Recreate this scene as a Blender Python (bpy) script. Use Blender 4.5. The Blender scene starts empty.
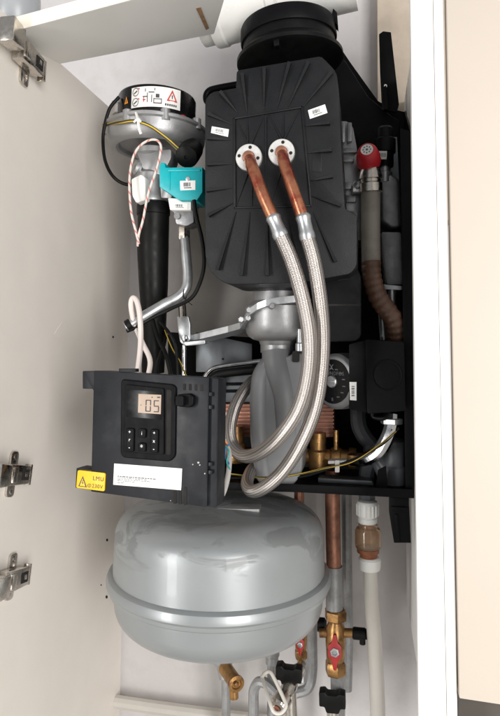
import bpy, bmesh, math, random
from mathutils import Vector, Matrix
random.seed(7)
S = bpy.context.scene
COL = S.collection

# ------------------------------------------------------------------ camera
F, CX, CY, YAW = 600.0, 250.0, 345.0, math.radians(11)
cam_d = bpy.data.cameras.new('camera'); cam = bpy.data.objects.new('camera', cam_d); COL.objects.link(cam)
cam.location = (0, 0, 0); cam.rotation_euler = (math.pi/2, 0, YAW)
cam_d.sensor_fit = 'VERTICAL'; cam_d.sensor_height = 36; cam_d.lens = 36*F/716
cam_d.shift_y = -(358-CY)/716; cam_d.clip_end = 50; cam_d.clip_start = .01
S.camera = cam
FW = Vector((-math.sin(YAW), math.cos(YAW), 0)); RT = Vector((math.cos(YAW), math.sin(YAW), 0)); UP = Vector((0, 0, 1))

def ray(px, py): return FW + RT*((px-CX)/F) + UP*((CY-py)/F)
def P(px, py, Y):
    d = ray(px, py); return d*(Y/d.y)
def K(px, py, Y): return P(px, py, Y).dot(FW)/F          # metres per photo pixel there

class Plane:
    def __init__(s, o, u, v):
        s.o = Vector(o); s.u = Vector(u).normalized(); v = Vector(v); s.v = (v - s.u*v.dot(s.u)).normalized(); s.n = s.u.cross(s.v)
    def pt(s, px, py, off=0):
        d = ray(px, py); t = s.o.dot(s.n)/d.dot(s.n); return d*t + s.n*off
    def lo(s, a, b, off=0): return s.o + s.u*a + s.v*b + s.n*off
    def uv(s, px, py):
        q = s.pt(px, py) - s.o; return (q.dot(s.u), q.dot(s.v))
def YP(Y): return Plane((0, Y, 0), (1, 0, 0), (0, 0, 1))   # facing -Y

# ------------------------------------------------------------------ materials
MATS = {}
def mat(name, col, rough=.5, metal=0., var=.08, scale=30., bump=.0, bscale=200., col2=None, thr=None, rvar=.1, coat=0., trans=0., emit=None, spec=.5):
    m = bpy.data.materials.new(name); m.use_nodes = True; nt = m.node_tree; N = nt.nodes; L = nt.links
    b = N['Principled BSDF']; b.inputs['Metallic'].default_value = metal; b.inputs['Coat Weight'].default_value = coat
    b.inputs['Specular IOR Level'].default_value = spec
    if trans: b.inputs['Transmission Weight'].default_value = trans
    tc = N.new('ShaderNodeTexCoord')
    n1 = N.new('ShaderNodeTexNoise'); n1.inputs['Scale'].default_value = scale; n1.inputs['Detail'].default_value = 6; n1.inputs['Roughness'].default_value = .6
    L.new(tc.outputs['Object'], n1.inputs['Vector'])
    r = N.new('ShaderNodeValToRGB'); e = r.color_ramp.elements
    c = Vector(col); d = Vector(col2) if col2 else c*(1+var)
    lo_, hi_ = thr if thr else (.3, .7)
    e[0].position = lo_; e[1].position = hi_
    a = c if col2 else c*(1-var)
    e[0].color = (*a, 1); e[1].color = (*d, 1)
    L.new(n1.outputs['Fac'], r.inputs['Fac']); L.new(r.outputs['Color'], b.inputs['Base Color'])
    mr = N.new('ShaderNodeMapRange'); mr.inputs['From Min'].default_value = .3; mr.inputs['From Max'].default_value = .7
    mr.inputs['To Min'].default_value = max(.02, rough-rvar); mr.inputs['To Max'].default_value = min(1, rough+rvar)
    n3 = N.new('ShaderNodeTexNoise'); n3.inputs['Scale'].default_value = scale*2.3; n3.inputs['Detail'].default_value = 5
    L.new(tc.outputs['Object'], n3.inputs['Vector']); L.new(n3.outputs['Fac'], mr.inputs['Value']); L.new(mr.outputs['Result'], b.inputs['Roughness'])
    if bump:
        n2 = N.new('ShaderNodeTexNoise'); n2.inputs['Scale'].default_value = bscale; n2.inputs['Detail'].default_value = 4
        bp = N.new('ShaderNodeBump'); bp.inputs['Strength'].default_value = bump; bp.inputs['Distance'].default_value = .002
        L.new(tc.outputs['Object'], n2.inputs['Vector']); L.new(n2.outputs['Fac'], bp.inputs['Height']); L.new(bp.outputs['Normal'], b.inputs['Normal'])
    if emit:
        b.inputs['Emission Color'].default_value = (*emit[:3], 1); b.inputs['Emission Strength'].default_value = emit[3]
    MATS[name] = m; return m

mat('wall_paint', (.62, .595, .59), .8, 0, .05, 14, .3, 70, col2=(.55, .52, .51), thr=(.5, .75))
mat('boxing_paint', (.62, .52, .42), .8, 0, .12, 18, .2, 90)
mat('laminate', (.80, .745, .68), .5, 0, .03, 8, .05, 400)
mat('laminate_white', (.88, .87, .84), .4, 0, .015, 8)
mat('edge_band', (.84, .79, .68), .4, 0, .03, 12)
mat('door_cream', (.57, .50, .43), .5, 0, .02, 3, .03, 400)
mat('black_plastic', (.004, .004, .005), .5, 0, .35, 25, .12, 700, spec=.12)
mat('casing_plastic', (.0065, .007, .0082), .42, 0, .3, 9, .2, 1000, col2=(.018, .018, .0195), thr=(.48, .78), spec=.26)
mat('black_gloss', (.005, .005, .006), .25, 0, .2, 30, spec=.3)
mat('black_rubber', (.004, .004, .004), .45, 0, .3, 30, .05, 300, spec=.2)
mat('black_steel', (.003, .003, .0035), .45, 0, .3, 20, .08, 300, spec=.1)
mat('panel_black', (.007, .008, .011), .42, 0, .2, 16, .06, 900, col2=(.028, .030, .034), thr=(.56, .80), spec=.3)
mat('vessel_grey', (.29, .306, .312), .36, .35, .03, 9, coat=.2, rvar=.03)
mat('vessel_dusty', (.292, .308, .314), .38, .32, .04, 11, coat=.2, rvar=.04)
mat('cast_alu', (.36, .36, .365), .45, .7, .06, 25, .1, 500)
mat('cast_alu_dark', (.27, .27, .275), .38, .8, .12, 40, .12, 500)
mat('zinc', (.47, .48, .49), .38, .85, .12, 30, .05, 200)
mat('chrome', (.58, .58, .59), .16, 1., .05, 30)
mat('nickel', (.60, .56, .51), .24, 1., .12, 60)
mat('galv_dull', (.25, .235, .22), .5, .7, .08, 8, .05, 80)
mat('galv', (.15, .16, .17), .45, .9, .2, 9, .04, 60)
mat('copper', (.55, .225, .125), .33, .85, .1, 40, .06, 300, col2=(.33, .07, .045), thr=(.45, .64))
mat('copper_dull', (.40, .185, .12), .48, .7, .1, 45, .1, 300, col2=(.22, .11, .08), thr=(.42, .66))
mat('brass', (.40, .225, .085), .36, .85, .15, 60, .12, 300, col2=(.15, .075, .04), thr=(.46, .70))
mat('lead_grey', (.34, .345, .35), .45, .5, .12, 50, .15, 150, col2=(.24, .235, .225), thr=(.45, .75))
mat('trap_grey', (.165, .167, .172), .5, 0, .06, 20, .06, 300)
mat('waste_grey', (.10, .105, .115), .45, 0, .1, 25, .05, 300)
mat('teal_plastic', (.0, .36, .40), .38, 0, .06, 40, .05, 500)
mat('red_plastic', (.55, .02, .03), .38, 0, .08, 60, .05, 500)
mat('red_paint', (.36, .02, .02), .45, 0, .2, 80, .1, 300)
mat('white_plastic', (.80, .79, .76), .35, 0, .03, 20)
mat('sticker', (.84, .83, .80), .5, 0, .02, 40)
mat('ink', (.05, .05, .055), .6, 0, .2, 60)
mat('ink_grey', (.16, .16, .17), .6, 0, .2, 60)
mat('ink_red', (.55, .05, .04), .6, 0, .1, 60)
mat('ink_orange', (.85, .30, .02), .6, 0, .1, 60)
mat('yellow', (.86, .50, .01), .45, 0, .04, 60)
mat('lcd', (.34, .235, .16), .35, 0, .03, 10, emit=(.62, .42, .27, .04))
mat('tube_cloudy', (.32, .295, .255), .35, 0, .1, 18, .05, 100, col2=(.19, .165, .135), thr=(.4, .7), spec=.5)
mat('tube_brown', (.17, .095, .062), .38, 0, .2, 40, .05, 150, col2=(.09, .042, .03), thr=(.4, .7))
mat('hose_white', (.60, .57, .52), .42, 0, .04, 20)
mat('cable_white', (.70, .62, .58), .45, 0, .06, 40)
mat('cable_grey', (.45, .43, .41), .5, 0, .08, 40)
mat('wire_red', (.50, .06, .04), .5); mat('wire_blue', (.04, .16, .35), .5); mat('wire_green', (.05, .30, .28), .5); mat('wire_orange', (.7, .22, .06), .5)
mat('wire_yellow', (.62, .46, .04), .5, 0, .2, 90)
mat('rust', (.34, .20, .11), .8, 0, .3, 90)
mat('plate_copper', (.36, .17, .12), .5, .6, .15, 40, .1, 200)
mat('floor_dark', (.07, .06, .05), .5, 0, .3, 5)
mat('floor_tile', (.48, .46, .43), .4, 0, .1, 3)
mat('hole', (.012, .01, .009), .9)
mat('flange_metal', (.72, .71, .69), .35, .45, .06, 60, .1, 400)
mat('frosted', (.45, .47, .49), .3, 0, .06, 8, trans=.35)

def math_node(nt, op, a, b=None):
    n = nt.nodes.new('ShaderNodeMath'); n.operation = op
    for i, x in enumerate((a, b)):
        if x is None: continue
        if isinstance(x, (int, float)): n.inputs[i].default_value = x
        else: nt.links.new(x, n.inputs[i])
    return n.outputs[0]
def uv_mat(name, kind):
    m = bpy.data.materials.new(name); m.use_nodes = True; nt = m.node_tree; N = nt.nodes; L = nt.links
    b = N['Principled BSDF']; uvn = N.new('ShaderNodeUVMap'); uvn.uv_map = 'UVMap'; sp = N.new('ShaderNodeSeparateXYZ'); L.new(uvn.outputs[0], sp.inputs[0])
    u, v = sp.outputs[0], sp.outputs[1]
    r = N.new('ShaderNodeValToRGB'); e = r.color_ramp.elements
    if kind == 'braid':                              # two families of crossing steel strands
        A = math_node(nt, 'SINE', math_node(nt, 'ADD', math_node(nt, 'MULTIPLY', u, 2*math.pi*8), math_node(nt, 'MULTIPLY', v, 2*math.pi*290)))
        Bv = math_node(nt, 'SINE', math_node(nt, 'SUBTRACT', math_node(nt, 'MULTIPLY', u, 2*math.pi*8), math_node(nt, 'MULTIPLY', v, 2*math.pi*290)))
        fa = math_node(nt, 'SINE', math_node(nt, 'ADD', math_node(nt, 'MULTIPLY', u, 2*math.pi*40), math_node(nt, 'MULTIPLY', v, 2*math.pi*1450)))
        h = math_node(nt, 'ADD', math_node(nt, 'MULTIPLY', math_node(nt, 'MULTIPLY', A, Bv), .5), .5)
        h = math_node(nt, 'ADD', h, math_node(nt, 'MULTIPLY', fa, .12))
        e[0].position = .0; e[1].position = .7; e[0].color = (.15, .13, .12, 1); e[1].color = (.74, .69, .655, 1)
        L.new(h, r.inputs['Fac']); b.inputs['Metallic'].default_value = .95; b.inputs['Roughness'].default_value = .28
        bp = N.new('ShaderNodeBump'); bp.inputs['Strength'].default_value = .7; bp.inputs['Distance'].default_value = .0007
        L.new(h, bp.inputs['Height']); L.new(bp.outputs[0], b.inputs['Normal'])
    else:                                            # spiral tracer stripes on a wire
        f = math_node(nt, 'FRACT', math_node(nt, 'ADD', math_node(nt, 'MULTIPLY', u, 1 if kind == 'redwhite' else 3), math_node(nt, 'MULTIPLY', v, 60 if kind == 'redwhite' else 8)))
        r.color_ramp.interpolation = 'CONSTANT'; e[0].position = 0; e[1].position = 0.74 if kind == 'redwhite' else .6
        e[0].color = (.70, .62, .58, 1) if kind == 'redwhite' else (.03, .03, .03, 1)
        e[1].color = (.58, .22, .19, 1) if kind == 'redwhite' else (.62, .42, .02, 1)
        L.new(f, r.inputs['Fac']); b.inputs['Roughness'].default_value = .5
    L.new(r.outputs['Color'], b.inputs['Base Color']); MATS[name] = m
uv_mat('braid', 'braid'); uv_mat('wire_redwhite', 'redwhite'); uv_mat('wire_earth', 'earth')

def smears(m, zlo, zhi, dirt):                       # rubbed dust marks round the shoulder of the vessel
    nt = m.node_tree; N = nt.nodes; L = nt.links; b = N['Principled BSDF']
    tc = N.new('ShaderNodeTexCoord'); mp = N.new('ShaderNodeMapping'); mp.inputs['Scale'].default_value = (10, 16, 34); mp.inputs['Rotation'].default_value = (0, .35, .5)
    n = N.new('ShaderNodeTexNoise'); n.inputs['Scale'].default_value = 1; n.inputs['Detail'].default_value = 5; n.inputs['Distortion'].default_value = .8
    L.new(tc.outputs['Object'], mp.inputs[0]); L.new(mp.outputs[0], n.inputs['Vector'])
    r = N.new('ShaderNodeValToRGB'); r.color_ramp.elements[0].position = .53; r.color_ramp.elements[1].position = .60; L.new(n.outputs['Fac'], r.inputs['Fac'])
    sp = N.new('ShaderNodeSeparateXYZ'); L.new(tc.outputs['Object'], sp.inputs[0])
    mr = N.new('ShaderNodeMapRange'); mr.inputs['From Min'].default_value = zlo; mr.inputs['From Max'].default_value = zhi; L.new(sp.outputs[2], mr.inputs['Value'])
    f = math_node(nt, 'MULTIPLY', math_node(nt, 'MULTIPLY', r.outputs['Color'], mr.outputs['Result']), .52)
    mx = N.new('ShaderNodeMix'); mx.data_type = 'RGBA'; src = b.inputs['Base Color'].links[0].from_socket
    L.new(f, mx.inputs['Factor']); L.new(src, mx.inputs[6]); mx.inputs[7].default_value = (*dirt, 1); L.new(mx.outputs[2], b.inputs['Base Color'])
    rs = b.inputs['Roughness'].links[0].from_socket; L.new(math_node(nt, 'ADD', rs, math_node(nt, 'MULTIPLY', f, .35)), b.inputs['Roughness'])
smears(MATS['vessel_dusty'], .135, .17, (.135, .14, .138))

# ------------------------------------------------------------------ mesh builder
def rnd(poly, r, n=4):
    out = []; N_ = len(poly)
    for i in range(N_):
        p, q, s = Vector(poly[i-1]), Vector(poly[i]), Vector(poly[(i+1) % N_])
        rr = r[i] if isinstance(r, (list, tuple)) else r
        a, c = p-q, s-q; d = min(rr, a.length*.48, c.length*.48)
        if d < 1e-9: out.append(tuple(q)); continue
        A, C = q+a.normalized()*d, q+c.normalized()*d
        for k in range(n+1):
            t = k/n; out.append(tuple(A*(1-t)**2 + q*2*t*(1-t) + C*t*t))
    return out
def rect(x0, y0, x1, y1): return [(x0, y0), (x1, y0), (x1, y1), (x0, y1)]
def circ(x, y, r, n=24, ry=None): return [(x+r*math.cos(2*math.pi*k/n), y+(ry or r)*math.sin(2*math.pi*k/n)) for k in range(n)]
def smooth_path(pts, m=8):
    pts = [Vector(p) for p in pts]
    if len(pts) < 3: return [pts[0].lerp(pts[1], k/4) for k in range(5)] if len(pts) == 2 else pts
    e = [pts[0]*2-pts[1]] + pts + [pts[-1]*2-pts[-2]]; out = []
    for i in range(1, len(e)-2):
        a, b, c, d = e[i-1:i+3]
        for k in range(m):
            t = k/m
            out.append(.5*((2*b)+(c-a)*t+(2*a-5*b+4*c-d)*t*t+(3*b-a-3*c+d)*t**3))
    out.append(pts[-1]); return out

class B:
    def __init__(s): s.bm = bmesh.new(); s.uvl = s.bm.loops.layers.uv.new('UVMap')
    def merge(s, tb, mi=0):
        for f in tb.faces: f.material_index = mi
        me = bpy.data.meshes.new('t'); tb.to_mesh(me); tb.free(); s.bm.from_mesh(me); bpy.data.meshes.remove(me); return s
    def solid(s, front, back, mi=0, bev=0., seg=2, front_only=False):
        tb = bmesh.new(); n = len(front)
        a = [tb.verts.new(p) for p in front]; b = [tb.verts.new(p) for p in back]
        ff = tb.faces.new(a); tb.faces.new(b[::-1])
        for i in range(n): tb.faces.new((a[i], b[i], b[(i+1) % n], a[(i+1) % n]))
        bmesh.ops.recalc_face_normals(tb, faces=tb.faces[:])
        if bev:
            es = list(ff.edges) if front_only else [e for e in tb.edges if len(e.link_faces) == 2 and e.calc_face_angle() > .5]
            bmesh.ops.bevel(tb, geom=es, offset=bev, segments=seg, affect='EDGES', profile=.5, clamp_overlap=True)
        return s.merge(tb, mi)
    def prism(s, pl, poly, o0, o1, mi=0, bev=0., seg=2, fo=False):            # px polygon on a plane, from offset o0 (front) back to o1
        q = [pl.pt(*p) for p in poly]
        return s.solid([p+pl.n*o0 for p in q], [p+pl.n*o1 for p in q], mi, bev, seg, fo)
    def lprism(s, pl, poly, o0, o1, mi=0, bev=0., seg=2, fo=False):           # local polygon (metres)
        return s.solid([pl.lo(*p, o0) for p in poly], [pl.lo(*p, o1) for p in poly], mi, bev, seg, fo)
    def tube(s, pts, r, mi=0, n=14, m=8, vlen=True, raw=False, wob=None):
        c = pts if raw else smooth_path(pts, m); N_ = len(c)
        rs = [r]*N_ if not isinstance(r, (list, tuple)) else [r[min(len(r)-1, int(i/(N_-1)*(len(r)-1)))]*(1-((i/(N_-1)*(len(r)-1)) % 1)) + r[min(len(r)-1, int(i/(N_-1)*(len(r)-1))+1)]*((i/(N_-1)*(len(r)-1)) % 1) for i in range(N_)]
        T = [(c[min(i+1, N_-1)]-c[max(i-1, 0)]).normalized() for i in range(N_)]
        nrm = T[0].orthogonal().normalized(); rings = []; L = 0; Ls = []
        for i in range(N_):
            nrm = (nrm - T[i]*nrm.dot(T[i])).normalized(); bi = T[i].cross(nrm)
            if i: L += (c[i]-c[i-1]).length
            Ls.append(L); rr = rs[i]*(wob(L) if wob else 1)
            rings.append([s.bm.verts.new(c[i]+nrm*rr*math.cos(2*math.pi*k/n)+bi*rr*math.sin(2*math.pi*k/n)) for k in range(n)])
        for i in range(N_-1):
            for k in range(n):
                f = s.bm.faces.new((rings[i][k], rings[i][(k+1) % n], rings[i+1][(k+1) % n], rings[i+1][k])); f.material_index = mi
                for lp, (uu, vv) in zip(f.loops, ((k/n, Ls[i]), ((k+1)/n, Ls[i]), ((k+1)/n, Ls[i+1]), (k/n, Ls[i+1]))): lp[s.uvl].uv = (uu, vv)
        s.bm.faces.new(rings[0][::-1]).material_index = mi; s.bm.faces.new(rings[-1]).material_index = mi
        return s
    def lathe(s, o, ax, prof, mi=0, n=40, facets=None):
        o = Vector(o); ax = Vector(ax).normalized(); x = ax.orthogonal().normalized(); y = ax.cross(x); rings = []
        n = facets or n
        for r, h in prof:
            rings.append([s.bm.verts.new(o+ax*h+x*r*math.cos(2*math.pi*k/n)+y*r*math.sin(2*math.pi*k/n)) for k in range(n)] if r > 1e-7 else [s.bm.verts.new(o+ax*h)])
        for A, C in zip(rings, rings[1:]):
            for k in range(n):
                if len(A) == 1 and len(C) == 1: continue
                vs = (A[0], C[(k+1) % n], C[k]) if len(A) == 1 else (A[k], A[(k+1) % n], C[0]) if len(C) == 1 else (A[k], A[(k+1) % n], C[(k+1) % n], C[k])
                s.bm.faces.new(vs).material_index = mi
        if len(rings[0]) > 1: s.bm.faces.new(rings[0][::-1]).material_index = mi
        if len(rings[-1]) > 1: s.bm.faces.new(rings[-1]).material_index = mi
        return s
    def text(s, pl, a, b, string, size, off, mi=0, thick=.0002, align='CENTER', rot=0):
        cu = bpy.data.curves.new('t', 'FONT'); cu.body = string; cu.size = size; cu.align_x = align; cu.align_y = 'CENTER'; cu.extrude = thick/2; cu.resolution_u = 3; cu.space_character = 1.12
        ob = bpy.data.objects.new('t', cu); COL.objects.link(ob); bpy.context.view_layer.update()
        me = bpy.data.meshes.new_from_object(ob.evaluated_get(bpy.context.evaluated_depsgraph_get()))
        M = Matrix((( pl.u.x, pl.v.x, pl.n.x, 0), (pl.u.y, pl.v.y, pl.n.y, 0), (pl.u.z, pl.v.z, pl.n.z, 0), (0, 0, 0, 1)))
        M.translation = pl.lo(a, b, off); me.transform(M @ Matrix.Rotation(rot, 4, 'Z'))
        tb = bmesh.new(); tb.from_mesh(me); bpy.data.objects.remove(ob); bpy.data.curves.remove(cu); bpy.data.meshes.remove(me)
        return s.merge(tb, mi)
    def obj(s, name, mats, parent=None, ang=35, recalc=True):
        if recalc: bmesh.ops.recalc_face_normals(s.bm, faces=s.bm.faces[:])
        me = bpy.data.meshes.new(name); s.bm.to_mesh(me); s.bm.free()
        root = parent
        while root is not None and root.parent is not None: root = root.parent
        if root is not None: base = Vector(root['_o'])
        else:
            base = Vector((0, 0, 0))
            for v in me.vertices: base += v.co
            base /= max(1, len(me.vertices))
        me.transform(Matrix.Translation(-base))
        for m in (mats if isinstance(mats, (list, tuple)) else [mats]): me.materials.append(MATS[m])
        for p in me.polygons: p.use_smooth = True
        me.set_sharp_from_angle(angle=math.radians(ang))
        o = bpy.data.objects.new(name, me); COL.objects.link(o)
        if parent is None: o.location = base
        else: o.parent = parent
        return o

def tag(o, label, cat, group=None):
    o['label'] = label; o['category'] = cat
    if group: o['group'] = group
    return o
def thing(name, loc, label, cat, group=None):
    e = bpy.data.objects.new(name, None); COL.objects.link(e); e.location = loc; e.empty_display_size = .02; e['_o'] = tuple(loc)
    return tag(e, label, cat, group)
def structure(o): o['kind'] = 'structure'; return o
def pts(*a): return [P(*q) for q in a]
def PT(b, path, rpx, mi=0, **kw):
    mid = path[len(path)//2]; k = K(*mid)
    r = [x*k for x in rpx] if isinstance(rpx, (list, tuple)) else rpx*k
    return b.tube(pts(*path), r, mi, **kw)
def hexnut(b, o, ax, r, h, mi=0): return b.lathe(o, ax, [(r*.9, 0), (r, h*.12), (r, h*.88), (r*.9, h)], mi, facets=6)
def sticker(b, pl, poly, off, thick=.0006, bars=0, mi=(0, 1)):
    b.prism(pl, poly, off+thick, off, mi[0])
    (x0, y0), (x1, y1), (x2, y2), (x3, y3) = poly
    def at(u, v): return ((x0*(1-u)+x1*u)*(1-v)+(x3*(1-u)+x2*u)*v, (y0*(1-u)+y1*u)*(1-v)+(y3*(1-u)+y2*u)*v)
    u = .22; 
    for i in range(bars):
        w = random.choice((.018, .03, .045)); b.prism(pl, [at(u, .2), at(u+w, .2), at(u+w, .62), at(u, .62)], off+thick+.0002, off+thick, mi[1]); u += w+random.choice((.02, .035))
        if u > .78: break
    if bars: b.prism(pl, [at(.24, .72), at(.74, .72), at(.74, .8), at(.24, .8)], off+thick+.0002, off+thick, mi[1])
    return at
Z = Vector((0, 0, 1)); FR = Vector((0, -1, 0))

# ================================================================== setting
b = B(); b.solid([P(-600, -700, 1.26), P(1000, -700, 1.26), P(1000, 1100, 1.26), P(-600, 1100, 1.26)], [P(-600, -700, 1.26)+Vector((0, .05, 0)), P(1000, -700, 1.26)+Vector((0, .05, 0)), P(1000, 1100, 1.26)+Vector((0, .05, 0)), P(-600, 1100, 1.26)+Vector((0, .05, 0))])
structure(b.obj('back_wall', 'wall_paint'))
b = B(); b.prism(YP(1.21), [(376, -300), (470, -300), (470, 220), (378, 220)], 0, -.049, 0, .002); structure(b.obj('wall_boxing', 'boxing_paint'))
b = B(); b.solid([Vector(p) for p in ((-3, -3, -1.15), (3, -3, -1.15), (3, 1.25, -1.15), (-3, 1.25, -1.15))], [Vector(p) for p in ((-3, -3, -1.2), (3, -3, -1.2), (3, 1.25, -1.2), (-3, 1.25, -1.2))]); structure(b.obj('floor', 'floor_tile'))

# ------------------------------------------------------------------ cupboard
cup = thing('kitchen_cupboard', (-.2, 1.0, -1.15), 'pale cream cupboard standing open around the boiler', 'cupboard')
BY, FY = 1.25, .748
top, bot = P(137, -60, BY), P(118.5, 760, BY)
def lp(p, Y): return Vector((p.x, Y, p.z))
th = Vector((-.018, 0, 0))
LPL = Plane(lp(bot, 1.0), (0, 1, 0), Vector((top.x-bot.x, 0, top.z-bot.z)))
LPT = lambda x, y: LPL.pt(x, y)
ft = LPT(40, 46); bt = LPT(128, 124)
fT = Vector((ft.x, FY, ft.z)); bT = Vector((bt.x, BY, bt.z))
b = B(); b.solid([fT, bT, lp(bot, BY), lp(bot, FY)], [fT+th, bT+th, lp(bot, BY)+th, lp(bot, FY)+th], 0)
e0, e1 = Vector((fT.x, FY-.001, fT.z))+Vector((.0002, 0, 0)), lp(bot, FY-.001)+Vector((.0002, 0, 0)); th2 = th*1.03
b.solid([e0, e1, e1+th2, e0+th2], [q+Vector((0, .0008, 0)) for q in (e0, e1, e1+th2, e0+th2)], 1)
lpan = b.obj('side_panel', ['laminate', 'edge_band'], cup)
for (x, y, r) in ((107, 540, .9), (101, 585, .5), (106.5, 597, 1.0), (113, 337, .7)):
    b = B(); b.prism(LPL, circ(x, y, r, 10, r*1.6), .0007, -.003); b.obj('screw_hole', 'hole', lpan)
b = B(); b.prism(LPL, [(54, 334), (62, 322), (70, 326), (63, 339)], .0004, -.001); b.obj('tape_scrap', 'laminate', lpan)
b = B(); q = YP(FY)
b.prism(q, [(410, -40), (432, -40), (447.5, 760), (419, 760)], 0, -.02, 0, .001)
b.obj('front_stile', 'laminate_white', cup)
b = B(); b.prism(q, [(432.6, -40), (442.5, -40), (458.5, 760), (448.1, 760)], -.0015, -.02, 0, .0008); b.obj('door_edge', 'laminate_white', cup)
b = B(); b.prism(YP(.7685), [(426, -40), (442, -40), (457.5, 760), (432, 760)], 0, -.48); b.obj('side_panel', 'laminate_white', cup)
b = B(); b.prism(YP(.80), [(458.5, 640), (700, 640), (700, 900), (459, 900)], 0, -.02); b.obj('plinth', 'floor_dark', cup)
b = B()
A0, A1, A3 = P(15, 31, .765), P(232, -26.5, .765), P(52, 65.5, .93)
cpl = Plane(A0, A1-A0, A0-A3); A_ = [A0, A1, cpl.pt(214, 34), A3]
b.solid(A_, [p+Z*.017 for p in A_], 0, .0006, 1)
b.solid([P(6, 33.5, .765)+Vector((0, -.001, 0)), P(232, -26.5, .765)+Vector((0, -.001, 0)), P(232, -26.5, .765)+Vector((0, -.001, .019)), P(6, 33.5, .765)+Vector((0, -.001, .019))],
        [P(6, 33.5, .765)+Vector((0, -.0002, 0)), P(232, -26.5, .765)+Vector((0, -.0002, 0)), P(232, -26.5, .765)+Vector((0, -.0002, .019)), P(6, 33.5, .765)+Vector((0, -.0002, .019))], 1)
tb_ = b.obj('top_board', ['laminate_white', 'edge_band'], cup)
b = B()
b.prism(cpl, [(196, 8), (200.5, 7), (209, 28), (206, 29.5)], .0008, -.002); b.obj('chipped_patch', 'rust', tb_)
b = B(); q = YP(.742)
b.prism(q, [(445.5, -60), (640, -60), (640, 726), (459.5, 698.5)], 0, -.02, 0, .001)
b.obj('door', 'door_cream', cup)
# concealed hinges: rotate with the left panel's plane
def hinge(px, py, sc, tilt, label):
    h = B(); pl = LPL; a0, b0 = pl.uv(px, py); ct, st = math.cos(tilt), math.sin(tilt)
    def R_(poly): return [(a0+(x*ct-y*st)*sc, b0+(x*st+y*ct)*sc) for x, y in poly]
    mm = .001
    h.lprism(pl, R_(rnd([(-4*mm, -24*mm), (10*mm, -24*mm), (10*mm, 24*mm), (-4*mm, 24*mm)], 5*mm)), .003*sc, 0*sc, 0, .0008)
    for yy in (-18, 18): h.lathe(pl.lo(*R_([(3*mm, yy*mm)])[0], .003), pl.n, [(.0045, 0), (.0045, .001), (.003, .0022), (0, .0024)], 0, 16)
    root = h.obj('hinge', ['nickel', 'hole'], cup); root['label'] = label
    h = B(); h.lprism(pl, R_([(-22*mm, -11*mm), (15*mm, -9.5*mm), (15*mm, 9.5*mm), (-22*mm, 11*mm)]), .016*sc, .0035*sc, 0, .0015)
    h.lprism(pl, R_([(19*mm, -11*mm), (22*mm, -11*mm), (22*mm, 11*mm), (19*mm, 11*mm)]), .014*sc, .006*sc, 0, .0006)
    h.lprism(pl, R_([(14*mm, -5*mm), (20*mm, -5*mm), (20*mm, 5*mm), (14*mm, 5*mm)]), .012*sc, .007*sc, 0)
    h.lprism(pl, R_([(0, -5.5*mm), (12*mm, -5.5*mm), (12*mm, 5.5*mm), (0, 5.5*mm)]), .0166*sc, .0155*sc, 1)
    h.lprism(pl, R_([(4*mm, -2*mm), (8*mm, -2*mm), (8*mm, 3*mm), (4*mm, 3*mm)]), .0175*sc, .0162*sc, 0, .0003)
    h.obj('hinge_arm', ['nickel', 'hole'], root)
    h = B(); h.lprism(pl, R_([(-52*mm, -12*mm), (-32*mm, -10*mm), (-32*mm, 10*mm), (-52*mm, 12*mm)]), .024*sc, .008*sc, 0, .002)
    h.lathe(pl.lo(*R_([(-34*mm, 0)])[0], .004), pl.n, [(.003, 0), (.003, .016), (0, .018)], 0, 12)
    h.lprism(pl, R_([(-20*mm, -8*mm), (-12*mm, -8*mm), (-12*mm, 8*mm), (-20*mm, 8*mm)]), .0185*sc, .015*sc, 0, .001)
    h.obj('hinge_cup_link', ['nickel'], root)
hinge(22, 61, 1.5, -.10, 'top nickel hinge'); hinge(9, 474, 1.4, -.2, 'middle nickel hinge'); hinge(8, 577, 1.4, -.16, 'lowest nickel hinge')

k = K(18, 8, .82)
b = B(); o_ = P(17, 30, .82)
b.lathe(o_, Z, [(.0, .002), (.030, .002), (.034, .008), (.034, .05), (.031, .055), (0, .055)], 0, 40)
tag(b.obj('plastic_tub', 'frosted'), 'frosted plastic tub on the top board at the upper left corner', 'tub')

# ================================================================== boiler chassis
ch = thing('boiler_chassis', P(310, 490, 1.12), 'black steel boiler back frame with bottom tray hung on the white wall', 'boiler frame')
q = YP(1.16); b = B()
b.prism(q, [(212, 96), (238, 82), (300, 62), (338, 44), (350, 62), (378, 101), (392, 109), (405, 112), (409, 480), (168, 470), (168, 332), (262, 338), (262, 205), (212, 205)], 0, -.004)
b.obj('back_plate', 'black_steel', ch)
xr = P(412.5, 300, .96).x; zt, zb = P(405, 111, 1.16).z, P(412, 497, .965).z
b = B(); b.solid([Vector((xr, .965, P(412, 140, .965).z)), Vector((xr, 1.16, zt)), Vector((xr, 1.16, zb)), Vector((xr, .965, zb))], [Vector((xr+.003, .965, P(412, 140, .965).z)), Vector((xr+.003, 1.16, zt)), Vector((xr+.003, 1.16, zb)), Vector((xr+.003, .965, zb))])
b.prism(YP(.964), [(400, 128), (413, 132), (414, 490), (405.5, 490)], 0, -.003, 0, .0005)
b.obj('side_wall', 'black_steel', ch)
b = B(); q = YP(.96)
zt_ = P(300, 486, .96).z
b.solid([Vector((P(186, 486, .96).x, .962, zt_)), Vector((xr, .962, zt_-.004)), Vector((xr, 1.158, zt_-.004)), Vector((P(186, 486, .96).x, 1.158, zt_))], [Vector((P(186, 486, .96).x, .962, zt_-.002)), Vector((xr, .962, zt_-.006)), Vector((xr, 1.158, zt_-.006)), Vector((P(186, 486, .96).x, 1.158, zt_-.002))])
b.prism(q, [(200, 481), (300, 484), (413, 489), (414, 498), (300, 492), (200, 489)], .003, 0, 0, .0006)
b.prism(YP(.98), [(378, 470), (386, 466), (388, 488), (376, 486)], 0, -.003)
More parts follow.
